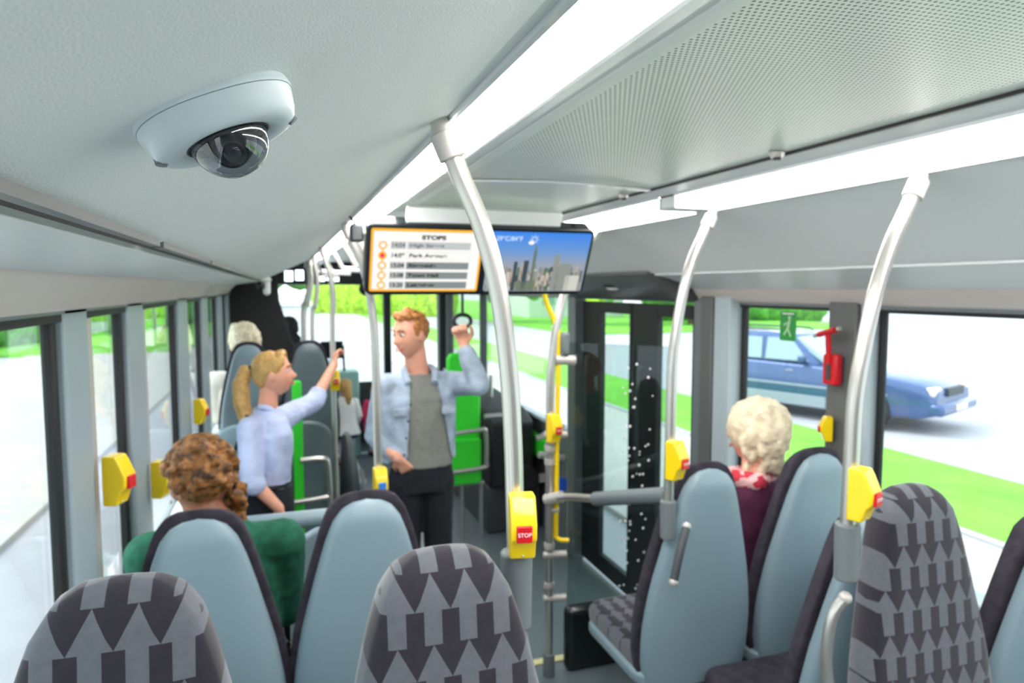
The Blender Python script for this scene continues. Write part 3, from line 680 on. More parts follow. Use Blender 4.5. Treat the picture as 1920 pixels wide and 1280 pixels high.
# second row forward facing grey shells
make_seat('bus_seat', 'grey-shelled seat in front of the woman in the green top\'s back, left window side', (-.994, 1.9), 0, .26, ztop=1.125)['label'] = 'grey seat shell by the left window, directly behind the curly-haired passenger'
make_seat('bus_seat', 'grey seat shell on the aisle side of the left pair, empty', (-.572, 1.9), 0, .26, ztop=1.135)
seat_aisle = make_seat('bus_seat', 'grey seat shell on the aisle side of the right pair, beside the slim pole', (.532, 1.92), 0, .26, ztop=1.12)
make_seat('bus_seat', 'pale grey-blue seat shell behind the blonde woman in the plum sweater', (.985, 1.92), 0, .26, ztop=1.135)
# seats between, forward facing, behind the patterned seat right
make_seat('bus_seat', 'grey seat half hidden behind the patterned seat and rightmost pole', (.72, 1.42), 0, .22, ztop=1.15, cush='fabric_dark')
make_seat('bus_seat', 'grey seat with dark border cut off by the right edge of the view', (.985, 1.13), 0, .44, ztop=.99)
# handles bolted on the shells near the poles
def handle(par, loc, pts, m, sc=1):
    o_ = V(loc) - V(par.location); pts = [V(p)+o_ for p in pts]
    g = obj('grab_handle', T(pts, .013, smooth=5), m, par)
    for p in (pts[0], pts[-1]):
        b = bmesh.new(); ell(b, p, (.015, .015, .015), sub=2); obj('mount', b, 'metal_pl', g)
handle(seat_aisle, (.395, 1.80, 1.22), [(.02, .02, -.01), (-.02, -.01, -.07), (-.055, -.03, -.16)], 'darkgrey')
handle(p_right, (.37, 1.13, 1.30), [(-.005, 0, -.01), (-.03, .01, -.06), (-.04, .01, -.16), (-.02, .0, -.24), (.06, -.02, -.30)], 'metal')
handle(p_near, (-.431, 1.0, 1.42), [(0, 0, 0), (.02, -.01, -.1), (.07, -.03, -.25), (.08, -.03, -.35)], 'greypl')
# grey cross bar and low seat backs ahead of row two
t = thing('cross_bar', 'thick grey horizontal bar in front of the left pair of seats', 'bar', (-.8, 2.38, 1.175))
obj('padded_bar', T([(-.36, 0, .0), (.26, 0, .0)], .03, seg=20), 'shell', t, bevel=.005); obj('support', T([(.24, 0, -.95), (.24, 0, -.02)], .018), 'metal', t)
def lowseat(loc, zf, zt, label, w=.2, m='shell', facing=0):
    t = thing('low_seat', label, 'bus seat', (loc[0], loc[1], zf), facing)
    bm = bmesh.new(); prism(bm, [(-w, 0)] + [(x, z) for x, z in [(-w, zt-.55-.06*0)]] + [(w*math.cos(a), (zt-w*.72)+(w*.72)*math.sin(a) - .5 + .5 - 0) for a in [PI-PI*k/12 for k in range(13)]] + [(w, 0)], 'y', -.02, .03)
    for v in bm.verts:
        if v.co.z < .3: v.co.z = .3
    obj('back_shell', bm, m, t, bevel=.012)
    bm = bmesh.new(); prism(bm, rr(-w+.01, w-.01, .42, zt-.05, .1), 'y', .03, .09); obj('backrest', bm, 'fabric_dark', t, bevel=.02)
    bm = bmesh.new(); prism(bm, rr(-w, w, .03, .43, .05), 'z', .38, .46); obj('cushion', bm, 'fabric_dark', t, bevel=.02)
    obj('pedestal', B((-.05, .05, .1, .3, 0, .38)), 'darkgrey', t, bevel=.01)
    return t
lowseat((-1.0, 2.74), 0.22, .80, 'low dark seat back ahead of the grey bar, by the window', w=.18)
lowseat((-.58, 2.74), 0.22, .81, 'low dark seat back ahead of the grey bar, aisle side')
# mid-left group: podium with seats
struct(tname(), B((-1.22, -.47, 4.75, 6.3, 0, .38)), 'darkgrey', bevel=.02)
for x, zt, lab in ((-1.03, 1.165, 'low round-topped grey seat back left of the woman in the blue shirt'), (-.66, 1.16, 'low round-topped dark grey seat back with steel rails, right of the woman')):
    lowseat((x, 4.25), 0, zt, lab, w=.15, m='shelldark' if x > -.8 else 'shell', facing=0)
make_seat('bus_seat', 'tall grey-blue seat shell of the white-haired passenger in a cream coat', (-1.0, 4.8), 0, .38, ztop=1.22).scale = (.92, 1, 1)
make_seat('bus_seat', 'tall grey seat shell behind the woman\'s raised arm', (-.62, 4.8), 0, .38, ztop=1.22, shell='shelldark').scale = (.92, 1, 1)
# green side panel left + rails
t = thing('seat_divider', 'bright green narrow side panel behind the woman in the blue shirt', 'side panel', (-.72, 4.18, 0))
bm = bmesh.new(); prism(bm, rr(-.02, .035, .42, 1.42, .02), 'y', -.04, .0); obj('panel', bm, 'green', t, bevel=.006)
obj('foot', B((-.01, .025, -.03, -.01, 0, .42)), 'darkgrey', t)
t = thing('armrest_rail', 'bent steel armrest rail beside the green side panel', 'rail', (-.62, 4.12, .0))
obj('rail', T([(-.08, 0, .955), (.04, 0, .955), (.07, 0, .93), (.08, 0, .8), (.08, 0, .735), (.05, 0, .72), (-.17, 0, .705)], .017, smooth=4), 'metal', t)
obj('post', T([(.08, 0, 0), (.08, 0, .75)], .017), 'metal', t); obj('foot', T([(.08, 0, 0), (.08, 0, .02)], .035), 'metal_pl', t)
t = thing('side_console', 'dark curved side console beside the far left seats', 'console', (-.375, 4.6, 0))
bm = bmesh.new(); loft(bm, [((0, 0, 0), .07, .28, 0), ((0, 0, .4), .075, .30, 0), ((-.005, .02, .7), .06, .26, 0), ((-.01, .06, .92), .04, .16, 0), ((-.015, .08, .98), .02, .08, 0)]); obj('body', bm, 'darkgrey', t)
obj('strip', T([(.06, -.26, .3), (.065, -.26, .6), (.05, -.20, .8)], .014, smooth=4), 'greypl', t)

# right: green rear-facing seat, black box, rails
t = thing('folding_seat', 'tall bright green folding seat behind the standing man', 'folding seat', (.535, 5.1, 0))
bm = bmesh.new(); prism(bm, [(-.13, .70), (.135, .70), (.14, 1.1), (.125, 1.42), (.10, 1.46), (-.10, 1.46), (-.125, 1.42)], 'y', 0, .06); obj('backrest', bm, 'green', t, bevel=.02)
bm = bmesh.new(); prism(bm, rr(-.135, .125, .44, .80, .03), 'y', -.07, -.02); obj('flip_seat', bm, 'green', t, bevel=.015)
obj('armrest_rail', T([(-.16, -.1, .85), (.10, -.1, .87), (.15, -.1, .85), (.155, -.1, .62), (.13, -.1, .575), (-.18, -.1, .555)], .018, smooth=4), 'metal', t)
obj('lower_rail', T([(-.22, 0, .43), (.16, 0, .43)], .018), 'metal', t)
for x in (-.2, -.02, .14): obj('leg', T([(x, 0, 0), (x, 0, .45)], .018), 'metal', t)
t = thing('equipment_box', 'black floor box with steel rail right of the green folding seat', 'box', (.88, 5.35, 0))
bm = bmesh.new(); prism(bm, [(-.3, .38), (1.3, .38), (1.3, 1.06), (-.1, .98), (-.3, .9)], 'x', -.14, .22); obj('body', bm, 'black', t, bevel=.02)
obj('rail', T([(-.2, -.33, .97), (.08, -.33, .97), (.08, -.33, .88)], .02), 'metal', t)
obj('pole', T([(.06, .35, .38), (.06, .35, 1.2)], .017), 'metal', t)
obj('base', B((-.15, .3, -.25, 1.25, 0, .38)), 'darkgrey', t, bevel=.02)
t = thing('tip_up_seat', 'bright green tipped-up wall seat under the right window beyond the door', 'folding seat', (1.17, 5.2, .72))
bm = bmesh.new(); prism(bm, [(-.42, -.10), (.42, -.14), (.45, .06), (-.40, .06)], 'x', -.04, .02); obj('seat_panel', bm, 'green', t, bevel=.015)
obj('hinge', T([(.02, -.3, -.1), (.02, .3, -.1)], .015), 'darkgrey', t)
t = thing('wall_rail', 'white steel wall rail beside the door post', 'rail', (1.08, 4.62, .86)); obj('rail', T([(-.12, 0, .0), (0, 0, .04), (.1, 0, .08)], .02, smooth=4), 'metal', t); obj('lower_rail', T([(-.1, 0, -.12), (.1, 0, -.16)], .025), 'metal_pl', t); obj('stem', T([(.03, 0, -.14), (.03, 0, .06)], .012), 'metal_pl', t)
t = thing('wheelchair_belt_reel', 'black round belt reel on the wall left of the door pole', 'belt reel', (1.0, 5.0, .45))
bm = bmesh.new(); bmesh.ops.create_cone(bm, cap_ends=True, segments=28, radius1=.12, radius2=.12, depth=.06, matrix=M.Rotation(PI/2, 4, 'X')); obj('reel', bm, 'black', t, bevel=.01); obj('bracket', B((.0, .22, -.02, .02, -.03, .03)), 'metal_pl', t)
t = thing('wheelchair_sign', 'small round blue sign low on the wall past the door pole', 'sign', (1.13, 4.55, .52)); bm = bmesh.new(); bmesh.ops.create_cone(bm, cap_ends=True, segments=24, radius1=.055, radius2=.055, depth=.006, matrix=M.Rotation(PI/2, 4, 'X')); obj('disc', bm, mat('sign_blue', (40, 96, 210), .4), t)

# front: driver partition, ticket box, dash
t = thing('driver_partition', 'tall black partition behind the driver at the front left', 'partition', (-.95, 6.6, 0))
bm = bmesh.new(); prism(bm, [(-.30, 0), (.30, 0), (.34, 1.25), (.24, 1.5), (.14, 1.85), (.13, 2.14), (-.30, 2.14)], 'y', 0, .05); obj('panel', bm, 'black', t, bevel=.02)
t = thing('ticket_machine', 'pale teal ticket counter at the front by the driver', 'ticket counter', (-.08, 8.1, 0))
obj('cabinet', B((-.1, .12, -.1, .25, 0, 1.0)), 'teal', t, bevel=.02); obj('screen', B((-.3, -.05, -.02, .02, 1.15, 1.35)), 'blackgloss', t, bevel=.01); obj('arm', T([(-.17, .02, .95), (-.17, .02, 1.2)], .012), 'black', t); obj('gearshift', T([(-.04, 0, 1.0), (-.05, 0, 1.3)], .014), 'black', t)
t = thing('dashboard', 'pale dashboard and steering area below the windscreen', 'dashboard', (-.5, 8.4, 0))
bm = bmesh.new(); prism(bm, [(-.2, .5), (.28, .5), (.28, 1.05), (.1, 1.1), (-.15, .98)], 'x', -.6, .3); obj('panel', bm, 'teal', t, bevel=.02)
obj('steering_wheel', T([(.1+.2*math.cos(a*PI/12), -.25+.06*math.sin(a*PI/12), 1.12+.19*math.sin(a*PI/12)) for a in range(24)], .014, closed=True), 'black', t)
t = thing('front_header_panel', 'black ceiling panel with glowing white blocks at the front', 'display', (-.3, 8.38, 2.1)); obj('panel', B((-.55, .45, 0, .06, -.1, .14)), 'blackgloss', t, bevel=.01)
MT['glow_white'] = emit('white_emission', (225, 240, 250), 1.6)  # pale emissive blocks set on the black front panel
for x0, x1, z0, z1 in ((-.45, -.36, -.06, .06), (-.33, -.24, -.05, .07), (-.2, -.15, -.05, .03), (-.1, .0, -.06, -.0), (.02, .06, -.05, .06), (.08, .16, -.06, .0), (-.12, .1, .05, .08)): obj('glow_block', B((x0, x1, -.008, 0, z0, z1)), 'glow_white', t, smooth=False)
t = thing('rear_view_mirror', 'dark round mirror hanging inside the windscreen right of the man', 'mirror', (.2, 8.3, 1.95)); bm = bmesh.new(); ell(bm, (0, 0, 0), (.12, .03, .09)); obj('mirror', bm, 'blackgloss', t); obj('arm', T([(0, 0, .05), (.03, .03, .32)], .012), 'black', t)

# red hammer + sign
t = thing('emergency_hammer', 'red emergency hammer in its red holder on the right window pillar', 'hammer', (1.165, 2.02, 1.70))
obj('holder', B((-.02, .012, -.035, .035, -.10, .015)), 'red', t, bevel=.008)
obj('holder_slot', B((-.024, -.018, -.008, .012, -.08, .0)), 'darkgrey', t)
h = obj('hammer_handle', T([(-.02, .0, -.02), (-.03, 0, .09)], .011), 'red', t)
obj('hammer_head', T([(-.03, -.035, .108), (-.03, .045, .086)], .011), 'red', t)
for y, z in ((-.045, .111), (.055, .083)): obj('tip', T([(-.03, y, z), (-.03, y*1.25, z+(.004 if y < 0 else -.004))], .008), 'metal', t)
t = thing('window_sticker', 'green emergency exit sticker at the top of the right window', 'sticker', (1.243, 2.36, 1.80))
st = obj('sheet', prism(bmesh.new(), rr(-.048, .048, -.062, .062, .006), 'x', 0, .002), mat('sticker_green', (40, 150, 60), .5), t)
bm = bmesh.new()
for a, b_, r_ in (((-.003, -.01, .035), (-.003, -.01, .036), .009), ((-.003, -.01, .02), (-.003, .0, -.01), .007), ((-.003, .0, -.01), (-.003, -.018, -.04), .005), ((-.003, .0, -.01), (-.003, .02, -.035), .005), ((-.003, -.008, .018), (-.003, .022, .005), .004)): capsule(bm, a, b_, r_, sub=1)
for v in bm.verts: v.co.x = -.001 + (v.co.x+.003)*.08
obj('running_figure', bm, mat('sticker_pale', (170, 215, 170), .5), t)
bm = bmesh.new(); box(bm, -.0012, 0, -.035, .035, .05, .056); obj('print_line', bm, 'whitep', t)
t = thing('hand_strap', 'dark hanging strap loop gripped by the man\'s raised hand', 'hand strap', (.10, 3.42, 1.80))
obj('band', T([(0, 0, .02), (0, 0, .45)], .008), 'darkgrey', t); obj('loop', T([(.045*math.cos(a*PI/10), 0, -.01+.035*math.sin(a*PI/10)) for a in range(20)], .010, closed=True, seg=8), 'black', t)
t = thing('roof_vent_lever', 'small white lever light under the right door header', 'lamp', (1.0, 3.5, 1.965)); bm = bmesh.new(); ell(bm, (0, 0, 0), (.03, .07, .018)); obj('lens', bm, 'whitep', t); bm = bmesh.new(); ell(bm, (0, 0, .01), (.045, .1, .018)); obj('body', bm, 'black', t)

# ================================================================ PEOPLE
def g_(x, s): return math.exp(-(x/s)**2)
def head_bm(bm, mtx, sc=1.0, fem=0):
    tmp = bmesh.new(); bmesh.ops.create_uvsphere(tmp, u_segments=64, v_segments=48, radius=1)
    for v in tmp.verts:
        x, y, z = v.co; X, Y, Z = x*.076, y*.094, z*.115
        if z < 0:
            t = -z; X *= 1-.40*t**1.6; Y *= (1-.10*t) if y > 0 else (1-.5*t)
            if y > 0: Y += .012*t
        if y > 0:
            Y = Y*(1-.12*y*y)
            fr = max(0, y)
            Y += fr*(.029*g_(X, .0115)*(g_(Z+.026, .016) + .55*g_(Z+.006, .02)) - .011*(g_(X-.031, .015)+g_(X+.031, .015))*g_(Z-.012, .012)
                     + .006*g_(Z-.034, .012)*g_(X, .05) + .008*g_(X, .022)*g_(Z+.054, .008) + .006*g_(X, .02)*g_(Z+.066, .006)
                     + .010*g_(X, .022)*g_(Z+.094, .014) + .004*(g_(X-.04, .018)+g_(X+.04, .018))*g_(Z+.02, .02))
        v.co = (X, Y, Z)
    for s in (-1, 1): ell(tmp, (s*.076, -.008, -.008), (.009, .018, .030), M.Rotation(-.25*s, 3, 'Z'), sub=2)
    m2 = mtx @ M.Scale(sc, 4)
    bmesh.ops.transform(tmp, matrix=m2, verts=tmp.verts[:])
    me = bpy.data.meshes.new('h'); tmp.to_mesh(me); tmp.free(); bm.from_mesh(me); bpy.data.meshes.remove(me)
def face_parts(par, mtx, og, sc=1.0, brow='brow', lips='lip', smile=True):
    m2 = M.Translation(-V(og)) @ mtx @ M.Scale(sc, 4)
    for s in (-1, 1):
        b = bmesh.new(); ell(b, (s*.031, .0715, .012), (.0125, .011, .0075), sub=2); bmesh.ops.transform(b, matrix=m2, verts=b.verts[:]); e = obj('eye', b, 'eyew', par)
        b = bmesh.new(); ell(b, (s*.031, .0805, .012), (.0055, .004, .0055), sub=2); bmesh.ops.transform(b, matrix=m2, verts=b.verts[:]); obj('iris', b, 'iris', e)
        b = bmesh.new(); tube(b, [(s*.015, .086, .032), (s*.03, .085, .038), (s*.048, .072, .032)], .0032, smooth=3, seg=6); bmesh.ops.transform(b, matrix=m2, verts=b.verts[:]); obj('eyebrow', b, brow, par)
    b = bmesh.new(); k = .006 if smile else 0
    for dz in (.0, -.009): tube(b, [(-.026, .078, -.057+k+dz*.3), (-.012, .0925, -.0585+dz), (0, .0955, -.059+dz), (.012, .0925, -.0585+dz), (.026, .078, -.057+k+dz*.3)], .0026, smooth=3, seg=6)
    bmesh.ops.transform(b, matrix=m2, verts=b.verts[:]); obj('lips', b, lips, par)
def hmat(c, yaw, pitch=0, roll=0):
    """head looks along +y rotated by yaw about z (0 = +y); pitch>0 looks up"""
    return M.Translation(V(c)) @ M.Rotation(yaw, 4, 'Z') @ M.Rotation(pitch, 4, 'X') @ M.Rotation(roll, 4, 'Y')
def hand_bm(bm, wrist, d, pn, curl=.9, sc=1.0, thumb=1):
    """d = direction to fingers, pn = palm normal (fingers curl towards it)"""
    w_ = V(wrist); d = V(d).normalized(); pn = V(pn); pn = (pn - d*pn.dot(d)).normalized(); s = d.cross(pn)*thumb
    capsule(bm, w_-d*.02*sc, w_+d*.02*sc, .024*sc, .023*sc)
    for i, (o_, L) in enumerate(((-.030, .068), (-.011, .078), (.010, .074), (.030, .058))):
        kn = w_ + d*.085*sc + s*o_*sc
        capsule(bm, w_+d*.015*sc+s*o_*.45*sc, kn, .015*sc, .0115*sc)
        a = .15 + curl*.6; p = kn; ang = a
        for f_, r0, r1 in ((.45, .0100, .0092), (.32, .0092, .0084), (.23, .0084, .0072)):
            q = p + (d*math.cos(ang) + pn*math.sin(ang))*L*f_*sc + s*o_*.12*sc*f_; capsule(bm, p, q, r0*sc, r1*sc); p = q; ang += curl*.95
    b0 = w_+d*.02*sc-s*.02*sc; b1 = b0 + (d*.6-s*.75+pn*.25).normalized()*.045*sc; b2 = b1+(d*.85-s*.2+pn*(.2+curl*.4)).normalized()*.032*sc; b3 = b2+(d*.85+pn*(.1+curl*.5)).normalized()*.026*sc
    capsule(bm, b0, b1, .016*sc, .012*sc); capsule(bm, b1, b2, .0115*sc, .0100*sc); capsule(bm, b2, b3, .0100*sc, .0085*sc)
def limb(bm, pts, rs):
    for a, b, r0, r1 in zip(pts, pts[1:], rs, rs[1:]): capsule(bm, a, b, r0, r1)
def shoes(par, feet, m, og, sc=1.0, mnames=None):
    for i, (h, d) in enumerate(feet):
        b = bmesh.new(); d = V(d).normalized(); h = V(h)
        capsule(b, h-d*.03*sc+V((0, 0, .035*sc)), h+d*.08*sc+V((0, 0, .04*sc)), .036*sc, .040*sc); capsule(b, h+d*.08*sc+V((0, 0, .04*sc)), h+d*.18*sc+V((0, 0, .028*sc)), .040*sc, .028*sc)
        capsule(b, h+V((0, 0, .04*sc)), h+V((0, 0, .09*sc)), .040*sc, .042*sc)
        blob('shoe', b, m, par, voxel=.008, sm=2, origin=og)
def body_to(par, b, skin, og, voxel=.006, sm=3): return blob('body', b, skin, par, voxel=voxel, sm=sm, origin=og)

# ---- standing man
def man():
    og = (-.11, 3.5, 0); t = thing('person', 'ginger-haired man standing in a light denim jacket and grey t-shirt', 'person', og)
    yb = 0.0                                             # faces -y
    H = hmat((-.158, 3.49, 1.722), math.radians(118), math.radians(-8), 0)      # looks to viewer left
    b = bmesh.new(); head_bm(b, H, 1.03)
    limb(b, [(-.135, 3.515, 1.66), (-.115, 3.53, 1.50)], [.056, .062])
    loft(b, [((-.10, 3.53, .92), .16, .11, 0), ((-.10, 3.53, 1.0), .165, .115, 0), ((-.105, 3.53, 1.12), .145, .10, 0), ((-.11, 3.53, 1.28), .165, .11, 0), ((-.11, 3.53, 1.40), .175, .105, 0), ((-.11, 3.53, 1.47), .14, .08, 0), ((-.113, 3.53, 1.51), .07, .06, 0)])
    sR = (-.285, 3.53, 1.455); eR = (-.335, 3.57, 1.19); wR = (-.245, 3.42, 1.10)
    sL = (.065, 3.53, 1.455); eL = (.165, 3.35, 1.470); wL = (.105, 3.40, 1.665)
    limb(b, [sR, eR, wR], [.052, .042, .028]); limb(b, [sL, eL, wL], [.052, .042, .028])
    limb(b, [(-.10, 3.53, 1.46), sR], [.06, .052]); limb(b, [(-.12, 3.53, 1.46), sL], [.06, .052])
    hand_bm(b, wL, (-.28, .03, 1), (-.3, -1, 0), curl=1.3, sc=1.0, thumb=-1)
    hand_bm(b, wR, (.55, .12, -.75), (.2, .6, .2), curl=.5, sc=.95, thumb=1)
    legs = (((-.185, 3.53, .95), (-.19, 3.50, .52), (-.20, 3.55, .08)), ((-.02, 3.53, .95), (-.015, 3.51, .52), (-.01, 3.54, .08)))
    for l_ in legs: limb(b, l_, [.085, .058, .04])
    body_to(t, b, 'skin', og, .0055); face_parts(t, H, og, 1.03)
    # hair
    b = bmesh.new(); R3 = H.to_3x3()
    hp = lambda x, y, z: H @ V((x, y, z))
    ell(b, hp(0, -.026, .028), (.080, .088, .090), R3)
    for i in range(26):
        a = random.uniform(0, 2*PI); r_ = random.uniform(.0, 1.0); z = .125-.035*r_; ell(b, hp(.06*r_*math.cos(a), .02+.075*r_*math.sin(a)-.02, z), (.022, .024, .018), R3, sub=2)
    for x in (-.045, -.025, -.005, .015, .036): ell(b, hp(x, .055-abs(x)*.3, .104), (.018, .022, .022), R3, sub=2)
    for s in (-1, 1): ell(b, hp(s*.074, .012, .03), (.010, .022, .035), R3, sub=2)
    blob('hair', b, 'hair_red', t, voxel=.005, sm=2, disp=folds(.006, 40, (1, 1, 1)), origin=og)
    # t-shirt
    b = bmesh.new(); loft(b, [((-.10, 3.525, 1.03), .168, .122, 0), ((-.105, 3.525, 1.12), .165, .118, 0), ((-.11, 3.525, 1.28), .175, .120, 0), ((-.11, 3.53, 1.40), .185, .113, 0), ((-.11, 3.53, 1.475), .14, .085, 0), ((-.113, 3.53, 1.515), .075, .068, 0)])
    blob('t_shirt', b, 'tee', t, voxel=.007, sm=3, disp=folds(.006, 12), origin=og)
    # jacket, open at the front
    b = bmesh.new(); loft(b, [((-.115, 3.54, 1.06), .200, .145, 0), ((-.115, 3.54, 1.12), .196, .142, 0), ((-.115, 3.535, 1.28), .200, .138, 0), ((-.112, 3.535, 1.40), .203, .130, 0), ((-.112, 3.535, 1.47), .165, .10, 0), ((-.113, 3.535, 1.53), .085, .08, 0)])
    limb(b, [sR, eR, (-.25, 3.46, 1.115)], [.068, .058, .046]); limb(b, [sL, eL, (.115, 3.39, 1.625)], [.068, .062, .048]); limb(b, [(-.12, 3.535, 1.46), sR], [.06, .068]); limb(b, [(-.1, 3.535, 1.46), sL], [.06, .068])
    def cut(p):
        if p.z < 1.072 and p.y < 3.7 and abs(p.x+.11) < .17: return True
        if p.z > 1.525 and abs(p.x+.113) < .1: return True
        if p.y > 3.5: return False
        k = (p.z-1.05)/.46; return (-.20+.03*k) < p.x < (.055 - .09*k) if p.x < .1 and p.z < 1.6 else False
    j = blob('jacket', b, 'denim', t, voxel=.007, sm=3, disp=folds(.008, 11), cut=cut, solid=.006, origin=og)
    for s, x in ((-1, -.19), (1, -.02)):
        c = bmesh.new(); tube(c, [(-.113+s*.05, 3.60, 1.545), (-.113+s*.078, 3.50, 1.535), (-.113+s*.068, 3.435, 1.475)], .018, smooth=4); 
        for v in c.verts: v.co -= V(og)
        obj('collar', c, 'denim', j)
        c = bmesh.new(); box(c, x-.035-(.04 if s < 0 else -.04), x+.035-(.04 if s < 0 else -.04), 3.398, 3.41, 1.315, 1.355)
        for v in c.verts: v.co -= V(og)
        obj('pocket_flap', c, 'denim', j, bevel=.003)
    for i in range(4):
        c = bmesh.new(); ell(c, V((-.215+.012*i, 3.392, 1.12+i*.085))-V(og), (.007, .004, .007), sub=1); obj('jacket_button', c, 'darkgrey', j)
    # trousers
    b = bmesh.new(); loft(b, [((-.10, 3.53, .90), .17, .12, 0), ((-.10, 3.53, 1.0), .168, .122, 0), ((-.10, 3.53, 1.065), .158, .116, 0)])
    for l_ in legs: limb(b, [l_[0], l_[1], (l_[2][0], l_[2][1], .10)], [.097, .072, .058])
    tr = blob('jeans', b, 'jeans', t, voxel=.008, sm=3, disp=folds(.006, 10), origin=og)
    shoes(t, [((-.20, 3.55, 0), (-.2, -1, 0)), ((-.01, 3.54, 0), (.15, -1, 0))], 'whitep', og)
man()

# ---- standing woman
def woman():
    og = (-.86, 3.62, 0); t = thing('person', 'woman with a blond ponytail in a pale blue shirt gripping a pole', 'person', og)
    H = hmat((-.825, 3.60, 1.535), math.radians(-97), math.radians(4), 0); R3 = H.to_3x3(); hp = lambda x, y, z: H @ V((x, y, z))
    b = bmesh.new(); head_bm(b, H, .95)
    limb(b, [(-.85, 3.61, 1.48), (-.865, 3.62, 1.33)], [.044, .050])
    yw = math.radians(-62)
    loft(b, [((-.885, 3.62, .78), .165, .115, yw), ((-.885, 3.62, .88), .165, .115, yw), ((-.88, 3.62, 1.0), .13, .09, yw), ((-.875, 3.62, 1.16), .145, .10, yw), ((-.87, 3.62, 1.27), .15, .09, yw), ((-.868, 3.62, 1.34), .08, .06, yw)])
    sR = (-.945, 3.50, 1.275); eR = (-.935, 3.42, 1.04); wR = (-.82, 3.42, .90)
    sL = (-.785, 3.74, 1.285); eL = (-.625, 3.90, 1.335); wL = (-.50, 4.10, 1.515)
    limb(b, [sR, eR, wR], [.045, .038, .026]); limb(b, [sL, eL, wL], [.045, .037, .024]); limb(b, [(-.87, 3.62, 1.28), sR], [.05, .045]); limb(b, [(-.87, 3.62, 1.28), sL], [.05, .045])
    hand_bm(b, wL, (.12, .35, .75), (.9, .2, -.3), curl=1.1, sc=.85, thumb=-1)
    hand_bm(b, wR, (.25, .02, -1), (.5, .6, 0), curl=.35, sc=.85, thumb=1)
    legs = (((-.93, 3.55, .86), (-.90, 3.50, .48), (-.96, 3.50, .08)), ((-.84, 3.70, .86), (-.78, 3.70, .48), (-.76, 3.72, .08)))
    for l_ in legs: limb(b, l_, [.085, .055, .038])
    body_to(t, b, 'skin', og, .0055); face_parts(t, H, og, .95)
    b = bmesh.new(); ell(b, hp(0, -.022, .028), (.080, .090, .088), R3); ell(b, hp(0, -.06, -.01), (.06, .045, .06), R3)
    for s in (-1, 1): ell(b, hp(s*.068, .008, .045), (.012, .04, .045), R3, sub=2)
    for i in range(8): a = PI*i/7; ell(b, hp(.055*math.cos(a), .040, .055+.045*math.sin(a)), (.02, .025, .018), R3, sub=2)
    pt = [hp(0, -.10, .025), hp(0, -.14, .02), hp(0, -.165, -.04), hp(0, -.168, -.13), hp(0, -.155, -.22), hp(0, -.135, -.30)]
    hr = blob('hair', b, 'hair_blond', t, voxel=.005, sm=3, disp=folds(.003, 60, (1, .4, .4)), origin=og)
    b = bmesh.new(); limb(b, pt, [.022, .032, .040, .042, .032, .012]); blob('ponytail', b, 'hair_blond', t, voxel=.006, sm=2, disp=folds(.006, 30, (1, 1, .3)), origin=og)
    b = bmesh.new(); ell(b, hp(0, -.108, .024)-V(og), (.028, .028, .028), sub=2); obj('hair_tie', b, 'darkgrey', t)
    b = bmesh.new(); loft(b, [((-.885, 3.62, .97), .158, .118, yw), ((-.885, 3.62, 1.0), .155, .112, yw), ((-.878, 3.62, 1.14), .166, .118, yw), ((-.872, 3.62, 1.24), .172, .112, yw), ((-.868, 3.62, 1.31), .13, .085, yw), ((-.866, 3.62, 1.36), .066, .062, yw)])
    limb(b, [sR, eR], [.062, .054]); limb(b, [eR, (-.925, 3.42, 1.025)], [.058, .056]); limb(b, [sL, eL, (-.60, 3.935, 1.365)], [.062, .054, .050]); limb(b, [(-.87, 3.62, 1.28), sR], [.06, .062]); limb(b, [(-.87, 3.62, 1.28), sL], [.06, .062])
    limb(b, [(-1.0, 3.55, 1.02), (-.99, 3.54, .95)], [.06, .045])
    sh = blob('shirt', b, 'shirt', t, voxel=.007, sm=3, disp=folds(.009, 12), origin=og, cut=lambda p: p.z > 1.365 and abs(p.x+.868) < .09)
    for s in (-1, 1):
        c = bmesh.new(); tube(c, [V((-.90, 3.62+s*.05, 1.375))-V(og), V((-.855, 3.62+s*.062, 1.365))-V(og), V((-.80, 3.62+s*.02, 1.315))-V(og)], .014, smooth=4); obj('collar', c, 'shirt', sh)
    b = bmesh.new(); loft(b, [((-.885, 3.62, .76), .172, .125, yw), ((-.885, 3.62, .88), .175, .125, yw), ((-.882, 3.62, 1.0), .146, .106, yw)])
    for l_ in legs: limb(b, [l_[0], l_[1], (l_[2][0], l_[2][1], .12)], [.095, .066, .052])
    blob('trousers', b, 'jeans', t, voxel=.008, sm=3, disp=folds(.004, 10), origin=og)
    c = T([V((-.885+.150*math.cos(a*PI/12)*math.cos(yw)-.110*math.sin(a*PI/12)*math.sin(yw), 3.62+.150*math.cos(a*PI/12)*math.sin(yw)+.110*math.sin(a*PI/12)*math.cos(yw), .985))-V(og) for a in range(24)], .012, closed=True, seg=8); obj('belt', c, 'black', t)
    shoes(t, [((-.96, 3.50, 0), (1, -.2, 0)), ((-.76, 3.72, 0), (1, .1, 0))], 'black', og, .92)
woman()
t = thing('handbag', 'black handbag hanging at the side of the woman in the blue shirt', 'handbag', (-1.08, 3.60, .72)); bm = bmesh.new(); ell(bm, (0, 0, .13), (.05, .13, .13)); obj('bag', bm, 'black', t); obj('strap', T([(.02, -.1, .2), (.08, -.08, .4), (.12, 0, .62), (.05, .08, .4), (.0, .1, .2)], .008, smooth=5), 'black', t)

